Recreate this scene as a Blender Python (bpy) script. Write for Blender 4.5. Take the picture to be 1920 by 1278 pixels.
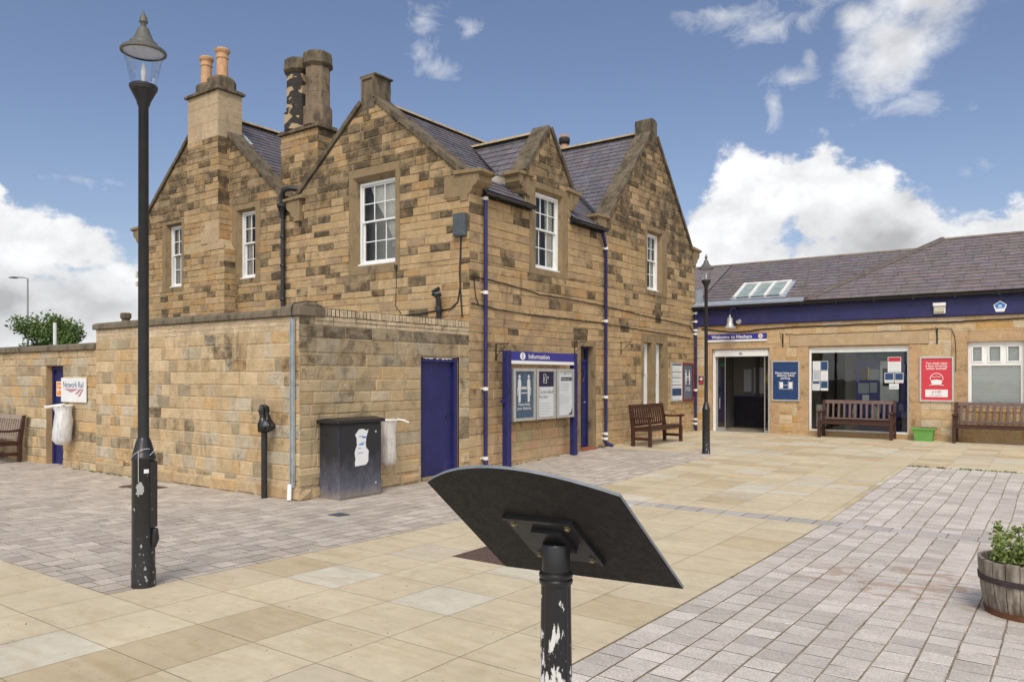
import bpy, math, random
from mathutils import Vector, Matrix
R = math.radians
for o in list(bpy.data.objects): bpy.data.objects.remove(o)
sc = bpy.context.scene
col = sc.collection

# ------------------------------------------------------------------ camera
EYE = 1.6
yaw = math.atan(1040/1446)
cam_d = bpy.data.cameras.new('camera'); cam = bpy.data.objects.new('camera', cam_d); col.objects.link(cam)
cam.location = (0, 0, EYE); cam.rotation_euler = (R(90), 0, yaw)
cam_d.sensor_width = 36; cam_d.lens = 36*1446/1920
cam_d.shift_y = (705-639)/1920
cam_d.clip_start = 0.05; cam_d.clip_end = 2000
sc.camera = cam
sc.view_settings.view_transform = 'Standard'; sc.view_settings.look = 'None'
sc.view_settings.gamma = 1; sc.view_settings.exposure = 0.0
sc.render.resolution_x = 1024; sc.render.resolution_y = 681

# ------------------------------------------------------------------ node helper
class NT:
    def __init__(s, tree): s.t = tree; s.n = tree.nodes; s.l = tree.links
    def new(s, typ, **kw):
        n = s.n.new(typ)
        for k, v in kw.items(): setattr(n, k, v)
        return n
    def put(s, sock, v):
        if isinstance(v, bpy.types.NodeSocket): s.l.new(v, sock)
        elif v is not None: sock.default_value = v
    def math(s, op, a, b=None, c=None, clamp=False):
        n = s.new('ShaderNodeMath', operation=op, use_clamp=clamp)
        s.put(n.inputs[0], a); s.put(n.inputs[1], b); s.put(n.inputs[2], c); return n.outputs[0]
    def vec(s, op, a, b=None):
        n = s.new('ShaderNodeVectorMath', operation=op)
        s.put(n.inputs[0], a)
        if op == 'SCALE': s.put(n.inputs[3], b)
        else: s.put(n.inputs[1], b)
        return n.outputs['Value'] if op in ('LENGTH', 'DOT_PRODUCT') else n.outputs[0]
    def noise(s, v, scale, detail=4, rough=.5, dist=0, out=0):
        n = s.new('ShaderNodeTexNoise'); s.put(n.inputs['Vector'], v)
        n.inputs['Scale'].default_value = scale; n.inputs['Detail'].default_value = detail
        n.inputs['Roughness'].default_value = rough; n.inputs['Distortion'].default_value = dist
        return n.outputs[out]
    def ramp(s, v, a, b, c=0.0, d=1.0, smooth=True):
        n = s.new('ShaderNodeMapRange'); n.interpolation_type = 'SMOOTHSTEP' if smooth else 'LINEAR'
        s.put(n.inputs[0], v)
        for i, q in enumerate((a, b, c, d)): s.put(n.inputs[1+i], q)
        return n.outputs[0]
    def mix(s, f, a, b, mode='MIX'):
        n = s.new('ShaderNodeMix', data_type='RGBA', blend_type=mode)
        s.put(n.inputs[0], f)
        for i, q in ((6, a), (7, b)):
            if isinstance(q, (int, float)): q = (q, q, q, 1)
            if isinstance(q, tuple) and len(q) == 3: q = (*q, 1)
            s.put(n.inputs[i], q)
        return n.outputs[2]

# ------------------------------------------------------------------ world: sky, clouds
SUN_EL, SUN_AZ = 48, 150          # azimuth measured from +Y clockwise (towards +X)
w = bpy.data.worlds.new('World'); sc.world = w; w.use_nodes = True
W = NT(w.node_tree); W.n.clear()
tc = W.new('ShaderNodeTexCoord').outputs['Generated']
sky = W.new('ShaderNodeTexSky', sky_type='NISHITA', sun_disc=False)
sky.sun_elevation = R(SUN_EL); sky.sun_rotation = R(SUN_AZ); sky.altitude = 50
sky.air_density = 1.0; sky.dust_density = 1.2; sky.ozone_density = 2.0
nrm = W.vec('NORMALIZE', tc)
sep = W.new('ShaderNodeSeparateXYZ'); W.l.new(nrm, sep.inputs[0])
az = W.math('MULTIPLY', W.math('ARCTAN2', sep.outputs[0], sep.outputs[1]), 57.2958)
el = W.math('MULTIPLY', W.math('ARCSINE', sep.outputs[2]), 57.2958)
cmb = W.new('ShaderNodeCombineXYZ'); W.l.new(az, cmb.inputs[0]); W.l.new(el, cmb.inputs[1])
ae = cmb.outputs[0]
def blobs(lst):
    f = None
    for a, e, ra, re, h in lst:
        d = W.vec('MULTIPLY', W.vec('SUBTRACT', ae, (a, e, 0)), (1/ra, 1/re, 0))
        v = W.math('SUBTRACT', h, W.vec('LENGTH', d))
        f = v if f is None else W.math('SMOOTH_MAX', f, v, .35)
    return f
puff = blobs([(-18.0, 12.0, 4.4, 4.0, 1), (-15.2, 12.6, 4.2, 4.0, 1), (-11.2, 10.8, 4.6, 3.6, 1), (-21.0, 10.6, 2.4, 2.4, .95), (-20.5, 5.0, 7, 4.2, 1.1),
              (-13, 5.5, 8, 4.6, 1.15), (-6, 3.6, 6, 3.2, 1.1), (-2.6, 8.6, 4.4, 2.7, 1), (-.5, 6, 5, 4, 1.05), (7, 8, 8, 5, 1), (-9.6, 21.0, 3.4, 3.0, 1), (-7.0, 23.6, 4.6, 2.6, 1),
              (-11.8, 23.0, 2.0, 1.4, .75), (3, 26, 6, 3, 1), (-69.5, 8.2, 4.6, 3.9, 1), (-65.2, 8.4, 2.8, 1.9, .9), (-63.0, 3.8, 4.6, 3.2, 1.05), (-72, 4, 8, 5, 1.1),
              (-69.6, 11.4, 1.2, 1.0, .8), (-58, 2.5, 5, 2.5, 1), (-80, 9, 6, 5, 1)])
rest = W.ramp(W.vec('DOT_PRODUCT', nrm, (0.56, -0.72, 0.35)), -.15, .35, -1.2, .62)      # unseen bright cloud cover behind and overhead, added to light the scene
puff = W.math('SMOOTH_MAX', puff, rest, .3)
stretch = W.vec('MULTIPLY', nrm, (1, 1, 1.35))
n1 = W.noise(stretch, 9, 12, .58, .1)
n2 = W.noise(W.vec('ADD', stretch, (.010, -.006, -.022)), 9, 6, .55, .1)
nb = W.noise(stretch, 30, 9, .62)
fld = W.math('ADD', puff, W.math('MULTIPLY', W.math('SUBTRACT', n1, .5), 2.0))
fld = W.math('ADD', fld, W.math('MULTIPLY', W.math('SUBTRACT', nb, .5), .8))
hi = W.ramp(el, 15, 19)
fld = W.math('SUBTRACT', fld, W.math('MULTIPLY', hi, -.06))
cover = W.ramp(fld, .02, W.math('ADD', .30, W.math('MULTIPLY', hi, .55)))
cover = W.math('MULTIPLY', cover, W.math('SUBTRACT', 1, W.math('MULTIPLY', hi, W.math('MULTIPLY', .12, 1))))
wisp = blobs([(-19.5, 24.2, 4.6, 1.2, .85), (-17.0, 23.2, 4.2, 1.3, .9), (-12.5, 25, 5, 1.5, .9), (-15.6, 19.9, 2.6, 1.0, .8), (-16.9, 18.2, 1.0, 2.4, .85), (-14.6, 20.8, .8, 1.6, .75), (-42.3, 24.6, 2.1, 2.2, .8), (-42.6, 22.6, 1.4, 2.0, .75), (-41.6, 21.6, 2.4, 1.2, .8),
              (-38.8, 24.4, 1.3, 1.0, .8), (-64, 12.5, 5, 1.0, .5), (-60, 8, 5, 2.5, .5), (-8, 17.5, 5, 2.5, .6), (-12, 19.5, 4, 1.5, .65), (-5, 13, 5, 2, .45)])
wn = W.noise(W.vec('MULTIPLY', W.vec('ADD', nrm, (3, 1, 2)), (1, 1, 1.4)), 22, 12, .64, .5)
wf = W.math('ADD', wisp, W.math('MULTIPLY', W.math('SUBTRACT', wn, .5), 2.9))
wcov = W.ramp(wf, .15, 1.25, 0, .62, smooth=False)
# cloud body: bright tops, greyer thick undersides, small relief
relief = W.math('MULTIPLY', W.math('SUBTRACT', n2, n1), 1.1)
thick = W.ramp(fld, .3, 1.25)
under = W.ramp(W.noise(W.vec('MULTIPLY', nrm, (1, 1, 2.2)), 5.0, 4, .5), .42, .66)
lum = W.math('SUBTRACT', .93, W.math('MULTIPLY', W.math('MULTIPLY', thick, under), .36))
belly = W.ramp(blobs([(-13.5, 9.4, 6.5, 3.0, 1), (-9.6, 8.9, 4, 2.0, .9), (-67, 4.2, 9, 3.2, 1), (-76, 5, 8, 4, 1)]), 0, .8, 0, .27)
lum = W.math('SUBTRACT', lum, W.math('MULTIPLY', belly, W.ramp(n1, .35, .62, .7, 1.15)))
lum = W.math('SUBTRACT', lum, relief)
lum = W.math('MINIMUM', W.math('MAXIMUM', lum, .5), 1.0)
boost = W.ramp(W.vec('DOT_PRODUCT', nrm, (0.56, -0.72, 0.35)), 0, .7, 1.0, 1.6)  # unseen clouds behind the camera brightened for extra soft light
lum = W.math('MULTIPLY', lum, boost)
ccol = W.vec('MULTIPLY', W.new('ShaderNodeCombineXYZ').outputs[0], (1, 1, 1))
cc = W.new('ShaderNodeCombineXYZ')
W.l.new(lum, cc.inputs[0]); W.l.new(W.math('MULTIPLY', lum, 1.005), cc.inputs[1]); W.l.new(W.math('MULTIPLY', lum, 1.02), cc.inputs[2])
SKY_S = 0.125
blue = W.mix(1.0, sky.outputs[0], (1.02, .93, .95), 'MULTIPLY')
bg1 = W.new('ShaderNodeBackground'); W.l.new(blue, bg1.inputs[0]); bg1.inputs[1].default_value = SKY_S
bg2 = W.new('ShaderNodeBackground'); W.l.new(cc.outputs[0], bg2.inputs[0]); bg2.inputs[1].default_value = 1.0
call = W.math('MAXIMUM', cover, wcov)
mixs = W.new('ShaderNodeMixShader'); W.l.new(call, mixs.inputs[0]); W.l.new(bg1.outputs[0], mixs.inputs[1]); W.l.new(bg2.outputs[0], mixs.inputs[2])
wo = W.new('ShaderNodeOutputWorld'); W.l.new(mixs.outputs[0], wo.inputs[0])

sun_d = bpy.data.lights.new('sun', 'SUN'); sun_d.energy = 2.15; sun_d.angle = R(22); sun_d.color = (1, .94, .85)
sun = bpy.data.objects.new('sun', sun_d); col.objects.link(sun)
sd = Vector((math.sin(R(SUN_AZ))*math.cos(R(SUN_EL)), math.cos(R(SUN_AZ))*math.cos(R(SUN_EL)), math.sin(R(SUN_EL))))
sun.rotation_euler = (-sd).to_track_quat('-Z', 'Y').to_euler()

# ------------------------------------------------------------------ materials
MAT = {}
def C(h):                                   # sRGB hex -> linear
    v = [int(h[i:i+2], 16)/255 for i in (0, 2, 4)]
    return tuple(x/12.92 if x <= .04045 else ((x+.055)/1.055)**2.4 for x in v)
def base(name):
    m = bpy.data.materials.new(name); m.use_nodes = True
    T = NT(m.node_tree); b = T.n['Principled BSDF']
    oc = T.new('ShaderNodeTexCoord').outputs['Object']
    MAT[name] = m
    return m, T, b, oc
def bump(T, b, h, strength=.3, dist=.01):
    n = T.new('ShaderNodeBump'); n.inputs['Strength'].default_value = strength; n.inputs['Distance'].default_value = dist
    T.put(n.inputs['Height'], h); T.l.new(n.outputs[0], b.inputs['Normal'])
def plain(name, c, rough=.55, metal=0, var=.12, scale=6, bmp=.05, bscale=60, spec=.4, dirt=None, dirtamt=.5):
    m, T, b, oc = base(name)
    n = T.noise(oc, scale, 6, .6)
    k = T.ramp(n, .3, .7, 1-var, 1+var, False)
    cc = T.vec('SCALE', (c[0], c[1], c[2]), k)
    if dirt is not None:
        dn = T.ramp(T.noise(T.vec('MULTIPLY', oc, (1, 1, .35)), scale*1.7, 8, .65), .52, .72, 0, dirtamt)
        cc = T.mix(dn, cc, dirt)
    T.l.new(cc, b.inputs['Base Color'])
    T.l.new(T.ramp(T.noise(oc, scale*3, 4), .3, .7, rough*.85, min(1, rough*1.15), False), b.inputs['Roughness'])
    b.inputs['Metallic'].default_value = metal; b.inputs['Specular IOR Level'].default_value = spec
    if bmp: bump(T, b, T.noise(oc, bscale, 5, .6), bmp, .01)
    return m
def stonemat(name, grain=1.0, streak=1.0, sootc=(.048, .037, .025)):
    m, T, b, oc = base(name)
    at = T.new('ShaderNodeAttribute', attribute_name='Col')
    c = at.outputs['Color']; soot = at.outputs['Alpha']
    big = T.noise(oc, 1.1, 5, .6); mid = T.noise(oc, 6.5, 8, .65, .3); fine = T.noise(oc, 70, 5, .7)
    bed = T.noise(T.vec('MULTIPLY', oc, (2.2, 2.2, 26)), 1.0, 6, .6, .6)
    k = T.ramp(mid, .25, .75, .80, 1.17, False)
    k = T.math('MULTIPLY', k, T.ramp(big, .3, .7, .9, 1.09, False))
    k = T.math('MULTIPLY', k, T.ramp(bed, .3, .7, 1-.10*streak, 1+.09*streak, False))
    k = T.math('MULTIPLY', k, T.ramp(fine, .25, .75, 1-.2*grain, 1+.17*grain, False))
    cc = T.vec('SCALE', c, k)
    tint = T.ramp(T.noise(oc, 3.1, 4, .6), .45, .75, 0, .30)
    cc = T.mix(tint, cc, T.vec('MULTIPLY', cc, (1.10, .90, .68)))
    sm = T.math('ADD', T.math('MULTIPLY', T.math('SUBTRACT', T.noise(oc, 4.2, 9, .68, .4), .5), 1.9), T.math('SUBTRACT', T.math('MULTIPLY', soot, 1.0), .45))
    sm = T.ramp(sm, -.18, .44, 0, .84)
    run = T.math('ADD', T.noise(T.vec('MULTIPLY', oc, (2.6, 2.6, .55)), 1.6, 8, .62, .4), T.math('MULTIPLY', soot, .16))
    sm = T.math('MAXIMUM', sm, T.ramp(run, .60, .78, 0, .5))
    cc = T.mix(sm, cc, sootc)
    pale = T.ramp(T.noise(oc, 2.3, 8, .66, .6), .60, .76, 0, .35)
    cc = T.mix(pale, cc, (.47, .37, .235))
    T.l.new(cc, b.inputs['Base Color']); b.inputs['Roughness'].default_value = .93; b.inputs['Specular IOR Level'].default_value = .18
    hh = T.math('ADD', T.math('MULTIPLY', mid, 1.0), T.math('ADD', T.math('MULTIPLY', fine, .35), T.math('MULTIPLY', bed, .45)))
    bump(T, b, hh, .8, .02)
    return m
stonemat('stone'); stonemat('stone_worn', 1.4, .4)
# cut stone without per-block colour
def dressed(name, c, soot=.35, sc_=1.0):
    m, T, b, oc = base(name)
    mid = T.noise(oc, 5*sc_, 8, .65, .2); fine = T.noise(oc, 80, 5, .7)
    k = T.math('MULTIPLY', T.ramp(mid, .25, .75, .78, 1.16, False), T.ramp(fine, .25, .75, .86, 1.12, False))
    cc = T.vec('SCALE', c, k)
    s1 = T.noise(T.vec('MULTIPLY', oc, (1, 1, .45)), 4.5*sc_, 9, .68, .4)
    cc = T.mix(T.ramp(s1, .62-soot*.35, .78-soot*.2, 0, .85), cc, (.05, .042, .032))
    T.l.new(cc, b.inputs['Base Color']); b.inputs['Roughness'].default_value = .92; b.inputs['Specular IOR Level'].default_value = .18
    bump(T, b, T.math('ADD', mid, T.math('MULTIPLY', fine, .4)), .5, .012)
dressed('trim', (.27, .195, .11), .30)
dressed('trim_dark', (.17, .135, .09), .62)
dressed('trim_pale', (.46, .34, .21), .05)
dressed('trim_wing', (.45, .30, .16), .08)
dressed('coping_wall', (.19, .155, .11), .45)
# lead
plain('lead', (.30, .33, .38), .5, 0, .2, 7, .15, 25)
plain('pot', (.56, .33, .18), .85, 0, .15, 9, .1, 60, .2, (.25, .2, .14), .5)
plain('ridge_tile', (.40, .31, .19), .85, 0, .2, 4, .1, 40, .2, (.15, .13, .1), .6)
plain('ridge_grey', (.20, .165, .14), .85, 0, .25, 4, .1, 40, .2, (.33, .27, .18), .6)
plain('ridge_dark', (.13, .105, .095), .85, 0, .25, 4, .1, 40, .2, (.2, .17, .12), .4)
def slatemat(name):
    m, T, b, oc = base(name)
    at = T.new('ShaderNodeAttribute', attribute_name='Col')
    mid = T.noise(oc, 5, 7, .6); fine = T.noise(oc, 60, 4, .6)
    k = T.math('MULTIPLY', T.ramp(mid, .3, .7, .80, 1.2, False), T.ramp(fine, .3, .7, .9, 1.1, False))
    cc = T.vec('SCALE', at.outputs['Color'], k)
    lich = T.ramp(T.noise(oc, 24, 3, .5), .70, .76, 0, .35)
    cc = T.mix(lich, cc, (.38, .36, .3))
    T.l.new(cc, b.inputs['Base Color']); b.inputs['Roughness'].default_value = .62; b.inputs['Specular IOR Level'].default_value = .35
    bump(T, b, T.math('ADD', mid, T.math('MULTIPLY', fine, .5)), .25, .006)
slatemat('slate')
def pavemat(name, speck, amt, rough=.85, band=False, stain=None):
    m, T, b, oc = base(name)
    at = T.new('ShaderNodeAttribute', attribute_name='Col'); c = at.outputs['Color']
    big = T.noise(oc, .9, 6, .6, .3); mid = T.noise(oc, 9, 8, .62, .3); fine = T.noise(oc, speck, 3, .6)
    k = T.math('MULTIPLY', T.ramp(big, .3, .7, .90, 1.09, False), T.ramp(mid, .3, .7, .93, 1.07, False))
    k = T.math('MULTIPLY', k, T.ramp(fine, .3, .7, 1-amt, 1+amt, False))
    cc = T.vec('SCALE', c, k)
    if band:      # bedding clouds inside sawn sandstone, different in every slab
        off = T.vec('SCALE', c, 90.0)
        bd = T.noise(T.vec('MULTIPLY', T.vec('ADD', oc, off), (1.1, 5.5, 1)), 1.2, 5, .55, .9)
        cc = T.mix(T.ramp(bd, .45, .75, 0, .55), cc, T.vec('MULTIPLY', cc, (.80, .74, .62)))
        st = T.ramp(T.noise(oc, 2.4, 9, .7, .7), .56, .72, 0, .22); cc = T.mix(st, cc, (.27, .21, .13))
        sp = T.ramp(T.noise(oc, 26, 2, .5), .73, .75, 0, .75)
        cc = T.mix(sp, cc, (.05, .045, .035))
    if stain:
        dd = T.vec('LENGTH', T.vec('MULTIPLY', T.vec('SUBTRACT', oc, (-1.05, 6.9, 0)), (.75, 1, 0)))
        sn = T.math('MULTIPLY', T.ramp(T.noise(T.vec('MULTIPLY', oc, (1, 1.6, 1)), 3.2, 7, .6, 1.2), .50, .60, 0, .55), T.ramp(dd, 1.1, .35))
        cc = T.mix(sn, cc, stain)
    T.l.new(cc, b.inputs['Base Color']); b.inputs['Specular IOR Level'].default_value = .3
    T.l.new(T.ramp(mid, .3, .7, rough*.9, min(1, rough*1.1), False), b.inputs['Roughness'])
    bump(T, b, T.math('ADD', T.math('MULTIPLY', fine, .5), mid), .35, .005)
pavemat('slab', 160, .05, .72, True, (.33, .25, .15))
pavemat('sett', 75, .22, .85, False, (.33, .20, .12))
plain('joint', (.33, .27, .19), .95, 0, .3, 5, .4, 90, .1, (.09, .08, .05), .75)
plain('asphalt', (.055, .055, .057), .9, 0, .2, 2, .4, 120, .2)
# paint and metal
plain('navy', C('25265a'), .48, 0, .2, 3, .12, 14, .4, C('454070'), .45)
plain('navy_board', C('38388a'), .35, 0, .05, 3, .0, 18, .45)
plain('navy_dull', C('292a58'), .55, 0, .18, 3, .12, 25, .4, C('3b3860'), .5)
plain('black_paint', (.016, .016, .017), .38, 0, .25, 8, .12, 40, .5)
plain('black_gutter', (.012, .012, .014), .4, 0, .2, 6, .1, 30, .5)
plain('dark_plate', (.024, .022, .020), .6, 0, .3, 22, .05, 90, .2)
plain('plate_edge', (.16, .18, .20), .5, 0, .2, 12, .05, 60, .5)
plain('white_paint', (.78, .78, .76), .4, 0, .04, 4, .03, 40, .4)
plain('white_band', (.74, .72, .68), .45, 0, .1, 10, .05, 40, .4)
plain('grey_metal', (.42, .43, .43), .4, .6, .08, 6, .03, 40)
plain('galvanised', (.40, .45, .48), .45, .5, .18, 8, .08, 30)
plain('silver', (.55, .55, .53), .35, .5, .08, 9, .05, 40)
plain('brass', (.38, .33, .2), .35, .9, .2, 20, .1, 50)
plain('box_grey', (.075, .092, .10), .6, 0, .2, 6, .1, 30)
plain('bench_dark', C('43281f'), .45, 0, .25, 12, .15, 45, .4)
plain('bench_grey', C('6e5a52'), .55, 0, .18, 12, .15, 45, .35)
plain('bench_pale', C('9a8a7c'), .6, 0, .18, 12, .15, 45, .35)
plain('green_plastic', C('669a4c'), .5, 0, .08, 6, .05, 40, .4)
plain('poster_navy', C('27406c'), .3, 0, .06, 3, .25, 7)
plain('poster_slate', C('53677d'), .3, 0, .06, 3, .1, 7)
plain('poster_dark', C('2a2c4e'), .3, 0, .06, 3, .1, 7)
plain('poster_red', C('c93a46'), .3, 0, .06, 3, .25, 7)
plain('red_frame', C('7c1f2c'), .35, 0, .08, 5, .03, 30)
plain('paper', (.74, .75, .75), .5, 0, .03, 3, .03, 10)
plain('paper_blue', C('27456c'), .5, 0, .03, 3, .03, 10)
plain('ink', (.10, .11, .16), .6, 0, .05, 5, 0)
plain('ink_grey', (.42, .44, .48), .6, 0, .05, 5, 0)
plain('ink_red', C('b8333f'), .6, 0, .05, 5, 0)
plain('sign_blue', C('2a3f82'), .5, 0, .05, 5, 0)
plain('sign_pink', C('b98a93'), .5, 0, .05, 5, 0)
plain('orange', C('e98a2c'), .5, 0, .05, 5, 0)
plain('sky_blue', C('2f77c8'), .4, 0, .05, 5, 0)
plain('led_green', C('2d9a60'), .4, 0, .05, 5, 0)
plain('yellow', C('d8cf20'), .5, 0, .05, 5, 0)
plain('room_wall', (.58, .53, .44), .8, 0, .1, 2, .05, 20)
plain('room_light', (.62, .60, .55), .8, 0, .1, 2, .05, 20)
plain('room_floor', (.20, .185, .17), .4, 0, .15, 4, .05, 20)
plain('room_dark', (.025, .023, .022), .8, 0, .1, 2, .05, 20)
plain('curtain', (.88, .86, .80), .9, 0, .06, 8, .1, 30, .1)
plain('lobby_grey', (.17, .16, .15), .8, 0, .1, 2, .05, 20)  # dark grey standing in for shade inside the entrance
plain('blind', (.86, .90, .87), .7, 0, .05, 8, .02, 30, .2)
plain('rust', (.16, .075, .04), .85, .2, .35, 12, .3, 60, .2)
plain('cover_brown', (.13, .085, .07), .8, .1, .2, 30, .3, 70, .2)
plain('hoop_iron', (.06, .045, .045), .7, .3, .3, 12, .3, 60, .3)
plain('frosted', (.30, .36, .34), .22, 0, .25, 5, .05, 30, .6)
plain('soil', (.05, .035, .022), .95, 0, .4, 20, .5, 60, .1)
plain('bark', (.09, .07, .05), .9, 0, .3, 12, .5, 30, .1)
plain('brick_red', (.30, .11, .07), .85, 0, .3, 20, .3, 50, .2)
plain('wire', (.02, .018, .018), .6, 0, .1, 10, 0)
plain('pole_grey', (.30, .30, .29), .5, .3, .1, 6, .05, 30)
plain('teak', (.12, .06, .035), .5, 0, .2, 6, .1, 40)
def staves():
    m, T, b, oc = base('oak_stave')
    st = T.vec('MULTIPLY', oc, (9, 9, 1.6))
    n = T.noise(st, 3.2, 8, .65, .2)
    cc = T.mix(T.ramp(n, .35, .7), (.13, .105, .08), (.36, .31, .25))
    sp = T.new('ShaderNodeSeparateXYZ'); T.l.new(oc, sp.inputs[0])
    rs = T.math('MULTIPLY', T.ramp(T.math('ADD', sp.outputs[2], T.math('MULTIPLY', n, .12)), .17, .07), .8)
    cc = T.mix(rs, cc, (.10, .05, .025))
    T.l.new(cc, b.inputs['Base Color']); b.inputs['Roughness'].default_value = .85
    bump(T, b, n, .6, .008)
staves()
def flaking(name, h0, h1, amt, undercoat, streaks=False):
    # black paint flaked off towards the foot, h in metres above the object's origin
    m, T, b, oc = base(name)
    sp = T.new('ShaderNodeSeparateXYZ'); T.l.new(oc, sp.inputs[0])
    n = T.noise(T.vec('MULTIPLY', oc, (1, 1, .42 if streaks else 1)), 17 if streaks else 26, 8, .62, .25)
    n3 = T.noise(oc, 90, 3, .5)
    g = T.ramp(sp.outputs[2], h0, h1, 1, 0, False)
    mk = T.ramp(T.math('ADD', n, T.math('MULTIPLY', g, amt)), .70, .715)
    specks = T.math('MULTIPLY', T.ramp(n3, .70, .74), T.ramp(g, 0, 1, .15, .8))
    cc = T.mix(T.math('MAXIMUM', mk, specks), (.014, .014, .016), undercoat)
    T.l.new(cc, b.inputs['Base Color'])
    T.l.new(T.ramp(mk, 0, 1, .33, .7), b.inputs['Roughness'])
    bump(T, b, T.math('SUBTRACT', T.math('MULTIPLY', T.noise(oc, 35, 4), .5), T.math('MULTIPLY', mk, .8)), .5, .004)
flaking('post_flaked', .30, .92, .36, (.62, .61, .58), True)
flaking('lamp_flaked', 0, .9, .10, (.40, .42, .44))
def cabinetmat():
    m, T, b, oc = base('cabinet_paint')
    sp = T.new('ShaderNodeSeparateXYZ'); T.l.new(oc, sp.inputs[0])
    n = T.noise(T.vec('MULTIPLY', oc, (1, 1, .5)), 9, 9, .72, .3); f = T.noise(oc, 120, 4, .7)
    g = T.ramp(T.math('ADD', sp.outputs[2], T.math('MULTIPLY', T.math('SUBTRACT', n, .5), .8)), .60, .0, 0, .66, False)
    g = T.math('MULTIPLY', g, T.ramp(f, .35, .62, .25, 1))
    cc = T.mix(g, (.018, .018, .022), (.24, .25, .33))
    g2 = T.ramp(T.math('ADD', sp.outputs[2], T.math('MULTIPLY', T.math('SUBTRACT', n, .5), .25)), .17, .03, 0, .85, False)
    cc = T.mix(g2, cc, (.23, .20, .17))
    T.l.new(cc, b.inputs['Base Color']); b.inputs['Roughness'].default_value = .6
    bump(T, b, f, .15, .003)
cabinetmat()
def glass(name, tint=(.82, .86, .84), refl=1.0, base_refl=.0):
    m = bpy.data.materials.new(name); m.use_nodes = True; T = NT(m.node_tree); T.n.clear(); MAT[name] = m
    tr = T.new('ShaderNodeBsdfTransparent'); tr.inputs[0].default_value = (*tint, 1)
    gl = T.new('ShaderNodeBsdfGlossy'); gl.inputs['Roughness'].default_value = .015
    oc = T.new('ShaderNodeTexCoord').outputs['Object']
    bn = T.new('ShaderNodeBump'); bn.inputs['Strength'].default_value = .04; bn.inputs['Distance'].default_value = .02
    T.l.new(T.noise(oc, 2.5, 2), bn.inputs['Height']); T.l.new(bn.outputs[0], gl.inputs['Normal'])
    fr = T.new('ShaderNodeFresnel'); fr.inputs[0].default_value = 1.5
    f = T.math('ADD', T.math('MULTIPLY', fr.outputs[0], refl), base_refl, clamp=True)
    mx = T.new('ShaderNodeMixShader'); T.l.new(f, mx.inputs[0]); T.l.new(tr.outputs[0], mx.inputs[1]); T.l.new(gl.outputs[0], mx.inputs[2])
    o = T.new('ShaderNodeOutputMaterial'); T.l.new(mx.outputs[0], o.inputs[0])
glass('glass', (.92, .93, .92), .9, .0); glass('glass_shop', (.90, .93, .91), 1.1, .02); glass('glass_lamp', (.985, .985, .99), .35, .0)
glass('glass_case', (.97, .98, .98), .35, .0); glass('glass_sky', (.45, .5, .5), 1.6, .18)
def bagmat(name, c, alpha):
    m, T, b, oc = base(name)
    b.inputs['Base Color'].default_value = (*c, 1); b.inputs['Roughness'].default_value = .35
    n = T.noise(T.vec('MULTIPLY', oc, (3, 3, .5)), 9, 5, .6)
    T.l.new(T.ramp(n, .35, .65, alpha*.75, min(1, alpha*1.3), False), b.inputs['Alpha'])
    bump(T, b, T.noise(T.vec('MULTIPLY', oc, (3, 3, .6)), 14, 5, .6), .8, .03)
bagmat('bag_white', (.86, .86, .86), .78); bagmat('bag_clear', (.84, .80, .76), .58)
plain('bag_black', (.012, .012, .013), .22, 0, .2, 8, .9, 22, .6)
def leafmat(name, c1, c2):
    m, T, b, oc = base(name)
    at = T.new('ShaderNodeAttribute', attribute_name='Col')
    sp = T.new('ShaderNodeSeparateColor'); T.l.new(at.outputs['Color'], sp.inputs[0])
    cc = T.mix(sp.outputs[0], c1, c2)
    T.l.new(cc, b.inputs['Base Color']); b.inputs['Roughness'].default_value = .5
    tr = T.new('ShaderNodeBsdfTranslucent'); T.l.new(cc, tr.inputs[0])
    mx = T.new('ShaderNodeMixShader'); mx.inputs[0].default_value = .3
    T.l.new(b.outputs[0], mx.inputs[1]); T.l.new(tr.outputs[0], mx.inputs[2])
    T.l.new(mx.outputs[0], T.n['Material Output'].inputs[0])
leafmat('leaf_tree', (.06, .12, .028), (.19, .27, .075)); leafmat('leaf_shrub', (.10, .16, .03), (.34, .40, .12))

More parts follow.
